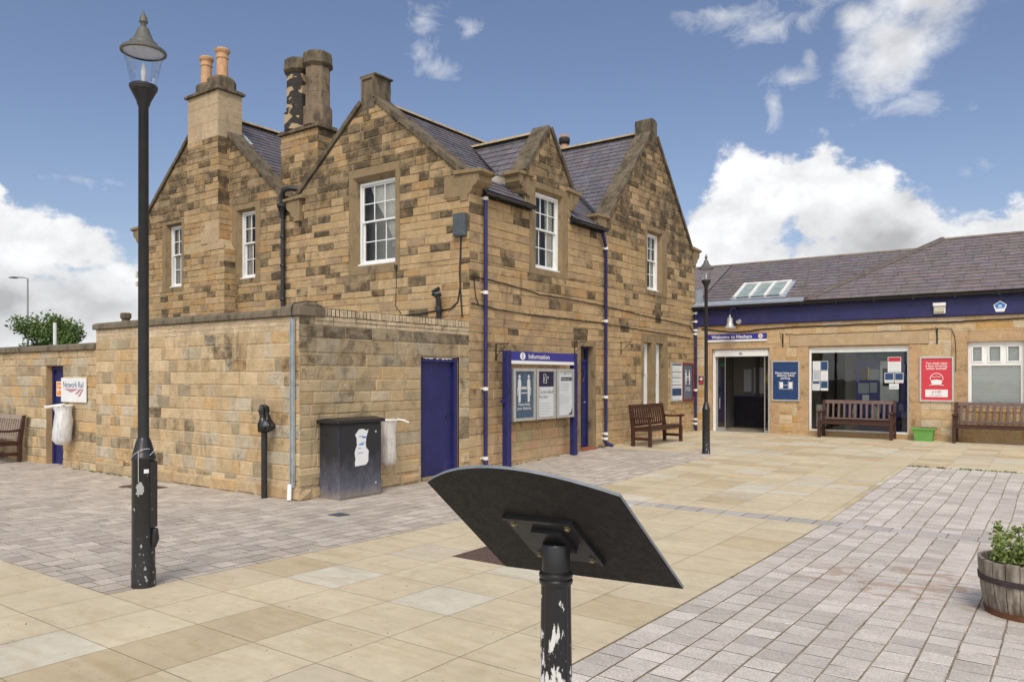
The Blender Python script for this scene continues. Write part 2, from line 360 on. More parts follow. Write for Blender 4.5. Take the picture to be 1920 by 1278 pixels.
# ------------------------------------------------------------------ mesh builder
def wloc(o):
    v = Vector((0, 0, 0))
    while o is not None: v += o.location; o = o.parent
    return v
class MB:
    def __init__(s): s.v = []; s.f = []; s.c = []
    def face(s, pts, c=(.5, .5, .5, 0)):
        i = len(s.v); s.v += [tuple(p) for p in pts]; s.f.append(tuple(range(i, i+len(pts)))); s.c.append(c)
    def poly(s, vs, fs, c=(.5, .5, .5, 0)):
        i = len(s.v); s.v += [tuple(p) for p in vs]
        for f in fs: s.f.append(tuple(i+k for k in f)); s.c.append(c)
    def box(s, a, b, c=(.5, .5, .5, 0)):
        x0, x1 = sorted((a[0], b[0])); y0, y1 = sorted((a[1], b[1])); z0, z1 = sorted((a[2], b[2]))
        s.poly([(x0, y0, z0), (x1, y0, z0), (x1, y1, z0), (x0, y1, z0), (x0, y0, z1), (x1, y0, z1), (x1, y1, z1), (x0, y1, z1)],
               [(0, 3, 2, 1), (4, 5, 6, 7), (0, 1, 5, 4), (1, 2, 6, 5), (2, 3, 7, 6), (3, 0, 4, 7)], c)
    def fbox(s, P, u0, u1, z0, z1, n0, n1, c=(.5, .5, .5, 0)):
        u0, u1 = sorted((u0, u1)); z0, z1 = sorted((z0, z1)); n0, n1 = sorted((n0, n1))
        s.poly([P(u0, z0, n1), P(u1, z0, n1), P(u1, z1, n1), P(u0, z1, n1), P(u0, z0, n0), P(u1, z0, n0), P(u1, z1, n0), P(u0, z1, n0)],
               [(0, 1, 2, 3), (5, 4, 7, 6), (1, 5, 6, 2), (4, 0, 3, 7), (3, 2, 6, 7), (4, 5, 1, 0)], c)
    def prism(s, P, pts, n0, n1, c=(.5, .5, .5, 0)):       # polygon (u,z) extruded along n
        k = len(pts); n0, n1 = sorted((n0, n1))
        vs = [P(u, z, n1) for u, z in pts]+[P(u, z, n0) for u, z in pts]
        fs = [tuple(range(k)), tuple(range(2*k-1, k-1, -1))]+[(i+k, (i+1) % k+k, (i+1) % k, i) for i in range(k)]
        s.poly(vs, fs, c)
    def lathe(s, prof, seg=20, ctr=(0, 0), c=(.5, .5, .5, 0), rot=0, flute=0, fn=12):
        rows = []
        i0 = len(s.v)
        for r, z in prof:
            for k in range(seg):
                a = 2*math.pi*k/seg+rot
                rr = r*(1-flute*(.5+.5*math.cos(a*fn))) if flute and r > 0 else r
                s.v.append((ctr[0]+rr*math.cos(a), ctr[1]+rr*math.sin(a), z))
        for j in range(len(prof)-1):
            for k in range(seg):
                a = i0+j*seg+k; b2 = i0+j*seg+(k+1) % seg
                s.f.append((a, b2, b2+seg, a+seg)); s.c.append(c)
        s.f.append(tuple(i0+k for k in range(seg))[::-1]); s.c.append(c)
        e = i0+(len(prof)-1)*seg
        s.f.append(tuple(e+k for k in range(seg))); s.c.append(c)
    def tube(s, pts, r, seg=8, c=(.5, .5, .5, 0)):
        pts = [Vector(p) for p in pts]; i0 = len(s.v); prev = None
        rr = r if isinstance(r, (list, tuple)) else [r]*len(pts)
        for i, p in enumerate(pts):
            d = (pts[min(i+1, len(pts)-1)]-pts[max(i-1, 0)]).normalized()
            if prev is None:
                prev = d.orthogonal().normalized()
            prev = (prev-d*prev.dot(d)).normalized(); q = d.cross(prev)
            for k in range(seg):
                a = 2*math.pi*k/seg; s.v.append(tuple(p+(prev*math.cos(a)+q*math.sin(a))*rr[i]))
        for j in range(len(pts)-1):
            for k in range(seg):
                a = i0+j*seg+k; b2 = i0+j*seg+(k+1) % seg
                s.f.append((a, b2, b2+seg, a+seg)); s.c.append(c)
        s.f.append(tuple(i0+k for k in range(seg))[::-1]); s.c.append(c)
        e = i0+(len(pts)-1)*seg; s.f.append(tuple(e+k for k in range(seg))); s.c.append(c)
    def build(s, name, mat, parent=None, smooth=0, bevel=0, loc=None):
        o0 = wloc(parent) if parent is not None else (Vector(loc) if loc else Vector((0, 0, 0)))
        me = bpy.data.meshes.new(name)
        me.from_pydata([(x-o0.x, y-o0.y, z-o0.z) for x, y, z in s.v], [], s.f)
        ca = me.color_attributes.new('Col', 'FLOAT_COLOR', 'CORNER'); buf = []
        for f, c in zip(s.f, s.c): buf += list(c)*len(f)
        ca.data.foreach_set('color', buf)
        me.materials.append(MAT[mat])
        if smooth:
            me.polygons.foreach_set('use_smooth', [True]*len(me.polygons)); me.set_sharp_from_angle(angle=R(smooth))
        me.update()
        o = bpy.data.objects.new(name, me); col.objects.link(o)
        if parent is not None: o.parent = parent
        elif loc: o.location = loc
        if bevel:
            md = o.modifiers.new('edge', 'BEVEL'); md.width = bevel; md.segments = 2; md.limit_method = 'ANGLE'
            wd = o.modifiers.new('weld', 'WELD')
            o.modifiers.move(1, 0)
        return o
def thing(name, label, cat, loc=(0, 0, 0), group=None):
    o = bpy.data.objects.new(name, None); col.objects.link(o); o.location = loc; o.empty_display_size = .2
    o['label'] = label; o['category'] = cat
    if group: o['group'] = group
    return o
def tag(o, label, cat, group=None):
    o['label'] = label; o['category'] = cat
    if group: o['group'] = group
    return o
def struct(o): o['kind'] = 'structure'; return o
def dup(root, loc, rotz=0, label=None, scale=1):
    r = root.copy(); col.objects.link(r); r.location = loc; r.rotation_euler = (0, 0, rotz); r.scale = (scale,)*3
    if label: r['label'] = label
    def rec(src, dst):
        for ch in [c for c in bpy.data.objects if c.parent == src]:
            c = ch.copy(); col.objects.link(c); c.parent = dst; rec(ch, c)
    rec(root, r)
    return r
# facade frames: u runs along the wall as read from outside, n outwards
XF, YG, YO, YE = -8.37, 10.37, 6.75, 20.3
PF = lambda u, z, n=0: (XF+n, u, z)
PG = lambda u, z, n=0: (u, YG-n, z)
PO = lambda u, z, n=0: (u, YO-n, z)
PE = lambda u, z, n=0: (u, YE-n, z)
def text(s, size, mat, parent, P, u, z, n, align='LEFT', name='lettering', sx=1.0, space=1.0, lead=1.0, bold=0.0):
    cu = bpy.data.curves.new('t', 'FONT'); cu.body = s; cu.size = size; cu.align_x = align
    cu.space_character = space; cu.space_line = lead; cu.resolution_u = 3; cu.offset = bold
    ob = bpy.data.objects.new('t', cu); col.objects.link(ob)
    dg = bpy.context.evaluated_depsgraph_get(); me0 = ob.evaluated_get(dg).to_mesh()
    mb = MB(); vs = [P(u+v.co.x*sx, z+v.co.y, n) for v in me0.vertices]
    mb.poly(vs, [tuple(p.vertices) for p in me0.polygons])
    ob.evaluated_get(dg).to_mesh_clear(); bpy.data.objects.remove(ob); bpy.data.curves.remove(cu)
    return mb.build(name, mat, parent)
def clip(poly, hp):
    for a, b, c in hp:
        out = []
        for i in range(len(poly)):
            p, q = poly[i], poly[(i+1) % len(poly)]
            dp, dq = a*p[0]+b*p[1]-c, a*q[0]+b*q[1]-c
            if dp <= 0: out.append(p)
            if (dp < 0 < dq) or (dq < 0 < dp):
                t = dp/(dp-dq); out.append((p[0]+(q[0]-p[0])*t, p[1]+(q[1]-p[1])*t))
        poly = out
        if len(poly) < 3: return []
    return poly
def area(p): return abs(sum(p[i][0]*p[(i+1) % len(p)][1]-p[(i+1) % len(p)][0]*p[i][1] for i in range(len(p))))/2
def inset(poly, d):
    # convex, counter-clockwise
    n = len(poly); lines = []
    for i in range(n):
        p, q = poly[i], poly[(i+1) % n]; dx, dy = q[0]-p[0], q[1]-p[1]; L = math.hypot(dx, dy)
        if L < 1e-6: continue
        dd = d(i, p, q) if callable(d) else d
        lines.append((-dy/L, dx/L, (-dy*p[0]+dx*p[1])/L+dd))
    out = []; m = len(lines)
    for i in range(m):
        a1, b1, c1 = lines[i-1]; a2, b2, c2 = lines[i]; det = a1*b2-a2*b1
        if abs(det) < 1e-4: continue
        out.append(((c1*b2-c2*b1)/det, (a1*c2-a2*c1)/det))
    return out
def block(mb, M, poly, gap, bev, h, c, rnd, jit=.002, edge=None, mortar=None):
    """one stone: mortar cell behind, raised bevelled face in front"""
    if mortar is not None: mb.face([M(s, t, 0) for s, t in poly], mortar)
    if area(poly) < .0012: return
    if edge:      # edge(p,q) true -> this side is a free corner, no joint and carried forward
        g1 = lambda i, p, q: (-h if edge(p, q) else gap)
        g2 = lambda i, p, q: (-h if edge(p, q) else gap+bev)
    else: g1, g2 = gap, gap+bev
    r1 = inset(poly, g1); r2 = inset(poly, g2)
    if len(r1) != len(r2) or len(r1) < 3 or area(r2) > area(r1)*1.001 or area(r2) < .0006: return
    k = len(r1); i = len(mb.v)
    if bev > .0025: q_ = min(.005, bev*.55); r2 = [(x+rnd.uniform(-q_, q_), y+rnd.uniform(-q_, q_)) for x, y in r2] if not edge or mortar is None else [(x+rnd.uniform(-q_, q_), y+rnd.uniform(-q_, q_)) if edge((x, 0), (x, 1)) is False else (x, y) for x, y in r2]
    mb.v += [M(s, t, 0) for s, t in r1]+[M(s, t, h+rnd.uniform(-jit, jit)) for s, t in r2]
    for j in range(k): mb.f.append((i+j, i+(j+1) % k, i+k+(j+1) % k, i+k+j)); mb.c.append(c)
    mb.f.append(tuple(i+k+j for j in range(k))); mb.c.append(c)
def lerp(a, b, t): return tuple(x+(y-x)*t for x, y in zip(a, b))
def sm(a, b, x): t = max(0, min(1, (x-a)/(b-a))); return t*t*(3-2*t)
# stone palettes (real-world reflectance)
def vn(x, y, s=0):
    def h(i, j): return ((math.sin(i*127.1+j*311.7+s*74.7)*43758.5453) % 1)
    i, j = math.floor(x), math.floor(y); a, b = x-i, y-j; a, b = a*a*(3-2*a), b*b*(3-2*b)
    return (h(i, j)*(1-a)+h(i+1, j)*a)*(1-b)+(h(i, j+1)*(1-a)+h(i+1, j+1)*a)*b
def pal_house(dark, grey=.25):
    def f(u, z, r):
        q = .6*vn(u*1.3, z*1.7)+.4*vn(u*3.1, z*4, 5)
        d = min(.95, dark(u, z)*(.25+1.5*q)); amb = .55*sm(.3, .9, q*dark(u, z)*2)
        k = r.random()
        if k < .66: c = lerp((.42, .29, .148), (.49, .35, .195), r.random())
        elif k < .66+grey*.8: c = lerp((.42, .295, .17), (.35, .245, .145), r.random())
        else: c = lerp((.45, .285, .135), (.40, .26, .125), r.random())
        s = .10+.22*r.random()+amb*.45; c = lerp(c, (.25, .19, .115), amb*.5)
        if r.random() < d: s = .40+.38*r.random(); c = lerp(c, (.17, .13, .08), .1+.55*r.random())
        return (*c, min(.95, s))
    return f
MORT_H = (.43, .335, .205, .12)
def masonry(mb, P, u0, u1, z0, z1, pal, seed, hp=(), holes=(), hh=(.11, .175), ll=(.2, .5), gap=.0045, bev=.007, h=.012, mortar=MORT_H, free=(False, False), breaks=(), jit=.003):
    rnd = random.Random(seed)
    M = lambda s, t, n: P(s, t, n)
    zs = {z0, z1}
    for a, b, c, d in holes:
        for q in (c, d):
            if z0 < q < z1: zs.add(q)
    for q in breaks:
        if z0 < q < z1: zs.add(q)
    zs = sorted(zs); rows = []
    for a, b in zip(zs, zs[1:]):
        n = max(1, round((b-a)/((hh[0]+hh[1])/2)))
        wts = [rnd.uniform(hh[0], hh[1]) for _ in range(n)]; t = sum(wts); z = a
        for q in wts: rows.append((z, z+q/t*(b-a))); z += q/t*(b-a)
    edge = lambda p, q: abs(p[0]-q[0]) < 1e-6 and ((free[0] and abs(p[0]-u0) < 1e-6) or (free[1] and abs(p[0]-u1) < 1e-6))
    for za, zb in rows:
        zm = (za+zb)/2; iv = [(u0, u1)]
        for a, b, c, d in holes:
            if c < zm < d:
                nv = []
                for p, q in iv:
                    if b <= p or a >= q: nv.append((p, q)); continue
                    if a > p: nv.append((p, a))
                    if b < q: nv.append((b, q))
                iv = nv
        for p, q in iv:
            u = p; first = True
            while u < q-1e-6:
                L = rnd.uniform(*ll)*(.6 if first and rnd.random() < .5 else 1)
                if q-(u+L) < ll[0]*.6: L = q-u
                poly = [(u, za), (u+L, za), (u+L, zb), (u, zb)]; first = False
                if hp: poly = clip(poly, hp)
                if len(poly) >= 3 and area(poly) > 1e-5:
                    block(mb, M, poly, gap*rnd.uniform(.6, 1.6), bev*rnd.uniform(.7, 1.5), h*rnd.uniform(.6, 1.5), pal(u+L/2, zm, rnd), rnd, jit, edge, mortar)
                u += L
def gable_hp(uc, zap, slope): return [(slope, 1, zap+slope*uc), (-slope, 1, zap-slope*uc)]

# ------------------------------------------------------------------ ground
GP = [(-10, .05), (0, .03), (2.8, 0), (5, -.045), (7, -.075), (9.2, -.085), (11, -.055), (14, .01), (15.5, .045), (20.3, .11), (24, .12), (60, .12)]
def g(y):
    for (a, p), (b, q) in zip(GP, GP[1:]):
        if y <= b:
            t = max(0, (y-a)/(b-a)); return p+(q-p)*t
    return .12
G = lambda s, t, n=0: (s, t, g(t)+n)
mb = MB(); mb.face([(-400, -300, -.4), (400, -300, -.4), (400, 600, -.4), (-400, 600, -.4)]); struct(mb.build('ground', 'asphalt'))
mb = MB()
ys = [-6, 0, 2.8, 5, 7, 9.2, 11, 14, 15.5, 20.3, 26]
for a, b in zip(ys, ys[1:]): mb.face([G(-24, a, -.006), G(8, a, -.006), G(8, b, -.006), G(-24, b, -.006)])
struct(mb.build('paving_bed', 'joint'))
XB, XR, YS = -5.71, -2.25, 2.86            # edges between slabs and setts
rnd = random.Random(11)
def slabcol(r, far=False):
    k = r.random()
    if far: k = (.0, .5, .75, .85, .9, .97)[r.randrange(6)]
    if k < .70: c = lerp((.60, .515, .36), (.565, .475, .325), r.random())
    elif k < .82: c = lerp((.60, .55, .44), (.58, .52, .40), r.random())
    elif k < .93: c = lerp((.50, .405, .265), (.53, .43, .28), r.random())
    else: c = lerp((.60, .47, .28), (.52, .47, .38), r.random())
    return (*c, 0)
mb = MB()
def slabs(x0, x1, y0, y1, px, py, ox=0, oy=0, stagger=False, var=0):
    x = x0
    cols = []
    k = math.floor((x0-ox)/px)
    while ox+k*px < x1-1e-4:
        a, b = max(x0, ox+k*px), min(x1, ox+(k+1)*px); k += 1
        if b-a < .03: continue
        y = y0 if var else oy+math.floor((y0-oy)/py)*py
        while y < y1-1e-4:
            L = py if not var else rnd.choice((.28, .38, .45, .57))
            c, d = max(y0, y), min(y1, y+L)
            if y1-d < .12: d = y1
            y += L if d < y1 else 99
            if d-c < .03: continue
            block(mb, G, [(a, c), (b, c), (b, d), (a, d)], .0022, .0015, 0.0, slabcol(rnd, var and rnd.random() < .45), rnd, .0006)
slabs(XB, XR, -6, 9.15, .575, .568, XB, 2.86)
slabs(-23, XB, -6, YS, .575, .568, XB, 2.86)
slabs(XB, XR, 9.42, 14.95, .565, .5, XB-.02, 9.42, var=1)
slabs(-8.37, 6, 14.95, 20.7, .58, .5, XB-.02, 14.95, var=1)
slabs(XR, 6, -6, -1, .575, .568, XR, 0)
struct(mb.build('slab_pavement', 'slab'))
def settcol(r, a, b):
    c = lerp(a, b, r.random()); k = r.uniform(.90, 1.08)
    if r.random() < .10: c = lerp(c, (.36, .31, .28), .4)
    return (c[0]*k, c[1]*k, c[2]*k, 0)
mb = MB()
def setts(x0, x1, y0, y1, wid, lens, ca, cb, wave=.006):
    x = x0; j = 0
    while x < x1-.02:
        ww = rnd.uniform(*wid); xa, xb_ = x, min(x1, x+ww)
        if x1-xb_ < .06: xb_ = x1
        y = y0; j += 1; first = rnd.choice((0, 0, .03, .06, .09)) if wave else 0
        while y < y1-1e-4:
            L = rnd.choice(lens)*rnd.uniform(.96, 1.04)-first; first = 0; c, d = y, min(y1, y+L)
            if y1-d < .05: d = y1
            y = d
            o = lambda q: wave*math.sin(q*1.7+j*2.1)*(0 if j == 1 else 1)
            o2 = lambda q: wave*math.sin(q*1.7+(j+1)*2.1)*(0 if xb_ >= x1 else 1)
            t1, t2 = rnd.uniform(-.004, .004), rnd.uniform(-.004, .004)
            jx = rnd.uniform(.0, .0045); poly = [(xa+jx+o(c), c+t1), (xb_-jx+o2(c), c+t2), (xb_-jx+o2(d), d+t2), (xa+jx+o(d), d+t1)]
            block(mb, G, poly, rnd.uniform(.002, .0042), .006, rnd.uniform(-.002, .003), settcol(rnd, ca, cb), rnd, .0022)
        x = xb_
RA, RB = (.49, .435, .385), (.59, .53, .475)
LA, LB = (.41, .35, .295), (.52, .455, .385)
setts(XR, 5, -1, 9.15, (.188, .194), (.19, .19, .195, .185, .13), RA, RB, .008)
setts(XR, 5, 9.42, 14.95, (.188, .194), (.19, .19, .195, .13), RA, RB, .008)
setts(XB, 5, 9.15, 9.42, (.26, .30), (.27,), (.42, .38, .36), (.47, .43, .40), 0)
def setts_x(x0, x1, y0, y1):      # rows that run away from the camera, stones laid in stretcher bond
    setts(x0, x1, y0, y1, (.175, .205), (.19, .19, .2, .25, .14), LA, LB, .005)
setts_x(-23, XB, YS, 6.9); setts_x(-8.5, XB, 6.9, 14.95)
struct(mb.build('sett_pavement', 'sett'))
def cover(x0, x1, y0, y1, label):
    m = MB(); n = int((x1-x0)/.06)
    m.box((x0, y0, g((y0+y1)/2)-.02), (x1, y1, g((y0+y1)/2)+.006))
    for i in range(n): m.box((x0+.02+i*.06, y0+.02, g((y0+y1)/2)+.006), (x0+.05+i*.06, y1-.02, g((y0+y1)/2)+.010))
    return tag(m.build('manhole_cover', 'cover_brown', loc=((x0+x1)/2, (y0+y1)/2, g((y0+y1)/2))), label, 'manhole cover', 'brown recessed covers in the paving')
cover(-11.6, -10.9, 5.95, 6.35, 'brown cover set in the setts behind the tall lamp post, near the yard wall')
cover(-4.58, -3.98, 5.42, 6.0, 'brown cover in the slabs half hidden behind the dark tilted display panel')
m = MB(); m.box((-7.2, 6.22, g(6.3)-.02), (-7.0, 6.4, g(6.3)+.006)); m.box((-7.18, 6.24, g(6.3)+.006), (-7.02, 6.38, g(6.3)+.009))
tag(m.build('drain_cover', 'box_grey', loc=(-7.1, 6.3, g(6.3))), 'tiny square grey cover in the setts in front of the black cabinet', 'drain cover')

# ------------------------------------------------------------------ station house
house = thing('station_house', 'two-storey golden sandstone house with steep stone-coped gables, slate roofs and tall chimneys', 'house', (XF, YG, 0))
GA_C, GA_Z, GA_S = -10.83, 6.98, .80         # right gable on the near side
GB_C, GB_Z, GB_S = -16.2, 7.78, .86          # left gable with the chimney breast
GC_C, GC_Z, GC_S = 17.65, 7.78, 1.13         # big gable on the front
GD_C, GD_Z, GD_S = 12.90, 6.55, 1.28         # dormer gable on the front
def darkG(u, z):
    d = .16+.62*sm(4.2, 5.5, z)-.22*sm(6.2, 6.8, z)*(u > -13.3)
    if u < -13.3: d = .24+.5*sm(4.2, 5.5, z)
    if abs(u+10.7) < .7 and 3.1 < z < 3.6: d += .25
    return min(.85, d)
palG = pal_house(darkG)
wA = [(-11.37, -10.01, 3.55, 5.59)]; wB = [(-15.17, -14.17, 3.64, 5.40), (-18.03, -17.03, 3.64, 5.36)]
m = MB()
masonry(m, PG, -19.08, XF, 2.2, 5.12, palG, 3, holes=wA+wB, free=(True, True))
masonry(m, PG, -13.30, XF, 5.12, 7.0, palG, 4, hp=gable_hp(GA_C, GA_Z-.03, GA_S), holes=wA)
masonry(m, PG, -19.08, -13.30, 5.12, 7.8, palG, 5, hp=gable_hp(GB_C, GB_Z-.03, GB_S), holes=wB)
m.build('wall', 'stone', house)
def darkF(u, z):
    d = .10+.28*sm(2.9, 4.6, z)*sm(14.8, 15.2, u)+.12*sm(4.0, 4.6, z)
    if z > 4.8: d = .78
    if z > 4.8 and u > 15: d = .88
    for a, b in ((12.2, 13.7), (17.2, 18.6)):
        if a < u < b and 3.1 < z < 3.62: d = .75
    if 12.0 < u < 13.9 and 2.9 < z < 3.2: d = .4
    if z < .5: d = .02
    return d
palF0 = pal_house(darkF, .35)
def palF(u, z, r):
    c = palF0(u, z, r)
    if z < .55: return (.50*r.uniform(.9, 1.08), .36*r.uniform(.9, 1.05), .20, .12)
    return c
hF = [(12.20, 13.60, 3.58, 5.38), (17.20, 18.48, 3.62, 5.32), (16.98, 18.52, .72, 2.62), (14.0, 14.78, -.3, 2.36)]
m = MB()
masonry(m, PF, YG, 20.3, -.3, 4.76, palF, 7, holes=hF, free=(True, False), breaks=(.2, .58), hh=(.125, .19), ll=(.25, .62))
masonry(m, PF, 12.06, 13.74, 4.76, 6.6, palF, 8, hp=gable_hp(GD_C, GD_Z-.02, GD_S), holes=hF, ll=(.2, .35))
masonry(m, PF, 14.95, 20.3, 4.76, 7.8, palF, 9, hp=gable_hp(GC_C, GC_Z-.03, GC_S), holes=hF, ll=(.2, .42), hh=(.125, .165))
# dormer cheeks
for yy in (12.06, 13.74):
    m.face([(XF, yy, 4.7), (XF, yy, 5.5), (-9.1, yy, 5.5), (-9.1, yy, 5.4)], (.2, .16, .1, .6))
m.build('wall', 'stone', house)
m = MB()    # unseen back and end walls
cst = (.40, .29, .16, .3)
m.face([(-19.08, YG+.01, 2.2), (-19.08, 20.3, 2.2), (-19.08, 20.3, 5.3), (-19.08, YG+.01, 5.3)], cst)
m.face([(-19.08, YG+.3, -.3), (-19.08, 20.3, -.3), (-19.08, 20.3, 2.2), (-19.08, YG+.3, 2.2)], cst)
m.face([(-19.08, YG+.02, -.3), (-13.87, YG+.02, -.3), (-13.87, YG+.02, 2.2), (-19.08, YG+.02, 2.2)], cst)
m.face([(XF-.02, 20.31, 3.0), (-19.08, 20.31, 3.0), (-19.08, 20.31, 5.2), (GB_C, 20.31, 7.7), (-13.3, 20.31, 5.2), (GA_C, 20.31, 6.8), (XF-.02, 20.31, 5.1)], cst)
m.face([(-9.0, 20.31, -.3), (-19.08, 20.31, -.3), (-19.08, 20.31, 3.0), (-9.0, 20.31, 3.0)], cst)
m.build('wall', 'stone', house)
# interior floor (keeps the rooms dark)
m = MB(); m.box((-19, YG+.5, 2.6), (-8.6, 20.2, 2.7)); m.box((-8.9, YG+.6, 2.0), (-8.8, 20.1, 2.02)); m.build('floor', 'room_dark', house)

# copings: long stones along each gable slope
def coping(P, uc, zap, s, ulo, zcut_half, n0, n1, seed, th=.085, mat='trim_dark', top=.16):
    r = random.Random(seed); m = MB()
    for sg in (-1, 1):
        L0, L1 = top, zcut_half[0 if sg < 0 else 1]; d = L0
        while d < L1-1e-3:
            e = min(L1, d+r.uniform(.45, .75))
            if L1-e < .2: e = L1
            nx, nz = s/math.hypot(s, 1), 1/math.hypot(s, 1)
            a, b = d+.002, e-.002
            p = [(uc+sg*a, zap-s*a), (uc+sg*b, zap-s*b), (uc+sg*b+sg*nx*th, zap-s*b+nz*th), (uc+sg*a+sg*nx*th, zap-s*a+nz*th)]
            if sg < 0: p = p[::-1]
            m.prism(P, p, n0, n1+r.uniform(-.004, .004)); d = e
    return m
def apexblock(m, P, uc, zb, zt, w, n0, n1):
    m.prism(P, [(uc-w/2-.02, zb-.14), (uc+w/2+.02, zb-.14), (uc+w/2, zb+.05), (uc+w/2, zt), (uc-w/2, zt), (uc-w/2, zb+.05)][::1], n0, n1)
def kneeler(m, P, ue, sg, ztop, n0, n1, proj=.28, drop=.5, back=.32):
    # moulded corbel: sg is the outward direction along u
    pr = [(-back, 0), (proj+.03, -.03), (proj+.03, -.09), (proj-.02, -.10), (proj-.02, -.2), (proj-.08, -.26), (proj-.15, -.30), (proj-.17, -.36), (proj-.22, -.40), (proj-.27, -.42), (0.003, -drop), (-back, -drop)]
    pts = [(ue+sg*a, ztop+b) for a, b in pr]
    if sg > 0: pts = pts[::-1]
    m.prism(P, pts, n0, n1)
    q = [(ue+sg*(-back-.12), ztop+.03), (ue+sg*(proj+.06), ztop-.01), (ue+sg*(proj+.06), ztop-.07), (ue+sg*(-back-.12), ztop-.045)]
    if sg > 0: q = q[::-1]
    m.prism(P, q, n0-.03, n1+.035)
m = coping(PG, GA_C, GA_Z-.02, GA_S, 0, (2.1, 2.28), -.36, .055, 1)
apexblock(m, PG, GA_C, 6.83, 7.32, .34, -.42, .02)
m.fbox(PG, GA_C-.21, GA_C+.21, 7.32, 7.35, -.45, .04)
m.fbox(PG, GA_C-.17, GA_C-.13, 6.9, 7.32, .02, .045); m.fbox(PG, GA_C+.13, GA_C+.17, 6.9, 7.32, .02, .045); m.fbox(PG, GA_C-.17, GA_C+.17, 7.27, 7.32, .02, .046)
m.build('coping', 'trim_dark', house, bevel=.006)
m = coping(PG, GB_C, GB_Z-.02, GB_S, 0, (2.85, 2.85), -.36, .055, 2); m.build('coping', 'trim_dark', house, bevel=.006)
m = coping(PF, GC_C, GC_Z-.02, GC_S, 0, (2.32, 2.42), -.36, .055, 3)
apexblock(m, PF, GC_C, 7.55, 7.95, .40, -.40, .02)
m.prism(PF, [(GC_C-.2, 7.95), (GC_C+.2, 7.95), (GC_C+.1, 8.0), (GC_C-.1, 8.0)], -.40, .02)
m.build('coping', 'trim_dark', house, bevel=.006)
m = coping(PF, GD_C, GD_Z-.02, GD_S, 0, (.82, .82), -.34, .05, 4, top=.0)
m.build('coping', 'trim_dark', house, bevel=.006)
m = MB()
def kn(*a):
    m = MB(); kneeler(m, *a); m.build('kneeler', 'trim', house, bevel=.008)
kn(PG, XF, 1, 5.15, -.36, .03, .24, .52, .18)
m.fbox(PG, XF-.55, XF, 4.72, 5.1, .003, .022); m.build('corner_stone', 'trim', house, bevel=.004)
kn(PG, -19.08, -1, 5.38, -.36, .03, .3, .55, .18)
kn(PG, -12.98, -1, 5.28, -.30, .10, .22, .50, .22)
kn(PF, 14.98, -1, 5.16, -.36, .05, .2, .48, .2)
kn(PF, 20.3, 1, 5.12, -.36, .05, .26, .5, .15)
kn(PF, 12.06, -1, 5.47, -.30, .04, .26, .42, .1)
kn(PF, 13.74, 1, 5.45, -.30, .04, .26, .42, .1)

# slate slopes
def slates(mb, O, S, T, s0, s1, t0, t1, seed, hp=(), row=.165, wid=(.22, .32), cbase=(.135, .124, .136), cvar=.13, lift=.013, pieces=None):
    r = random.Random(seed); O = Vector(O); S = Vector(S).normalized(); T = Vector(T).normalized(); N = S.cross(T)
    if N.z < 0: N = -N
    M = lambda s, t, n: tuple(O+S*s+T*t+N*n)
    for h2 in (pieces or [hp]):
        p = clip([(s0, t0), (s1, t0), (s1, t1), (s0, t1)], h2)
        if len(p) > 2: mb.face([M(x, y, -.006) for x, y in p], (.03, .028, .03, 0))
    k = 0; t = t0
    while t < t1-1e-3:
        te = min(t1, t+row); s = s0-r.uniform(0, .25)
        while s < s1:
            wv = r.uniform(*wid); a, b = max(s, s0), min(s+wv, s1); s += wv
            if b-a < .01: continue
            f = r.uniform(1-cvar, 1+cvar); c = (cbase[0]*f*r.uniform(.94, 1.08), cbase[1]*f, cbase[2]*f*r.uniform(.92, 1.1), 0)
            for h2 in (pieces or [hp]):
                p = clip([(a+.0035, t), (b-.0035, t), (b-.0035, te+.012), (a+.0035, te+.012)], h2)
                if len(p) < 3: continue
                lf = lift*r.uniform(.8, 1.25)
                V = [M(x, y, .002+lf*(1-(y-t)/row)) for x, y in p]
                mb.face(V, c)
                lo = [(x, y) for x, y in p if abs(y-t) < 1e-4]
                if len(lo) == 2:
                    x0, x1 = sorted(q[0] for q in lo)
                    mb.face([M(x0, t, -.004), M(x1, t, -.004), M(x1, t, .002+lf), M(x0, t, .002+lf)], (c[0]*.5, c[1]*.5, c[2]*.5, 0))
        t = te
    return M
m = MB()
sl = math.hypot(1, .8)
# main slope facing the square: t measured up-slope from the eave at X=-8.17
def xt(x): return (-8.17-x)*sl
hp1 = [(0, -1, 0)]
slates(m, (-8.17, 0, 4.775), (0, 1, 0), (-1, 0, .8), 10.62, 20.25, 0, xt(GA_C), 1,
       pieces=[[(1, 0, 12.02)], [(-1, 0, -12.02), (1, 0, 13.78), (0, -1, -xt(-8.75))], [(-1, 0, -13.78), (1, 0, 15.0)], [(-1, 0, -15.0), (0, -1, -xt(-8.75))]])
slates(m, (-13.25, 0, GA_Z-.12-.8*(2.42)), (0, 1, 0), (1, 0, .8), 10.62, 20.25, 0, 2.42*sl, 2)
m.build('roof', 'slate', house)
m = MB(); sb = math.hypot(1, GB_S)
slates(m, (-13.35, 0, GB_Z-.09-GB_S*2.85), (0, 1, 0), (-1, 0, GB_S), 10.62, 20.25, 0, 2.85*sb, 3)
slates(m, (-19.15, 0, GB_Z-.09-GB_S*2.95), (0, 1, 0), (1, 0, GB_S), 10.62, 20.25, 0, 2.95*sb, 4)
m.build('roof', 'slate', house)
m = MB(); s_c = math.hypot(1, GC_S)
slates(m, (0, GC_C-2.68, GC_Z-.12-GC_S*2.68), (1, 0, 0), (0, 1, GC_S), -14.5, -8.66, 0, 2.68*s_c, 5)
slates(m, (0, GC_C+2.68, GC_Z-.12-GC_S*2.68), (1, 0, 0), (0, -1, GC_S), -14.5, -8.66, 0, 2.68*s_c, 6)
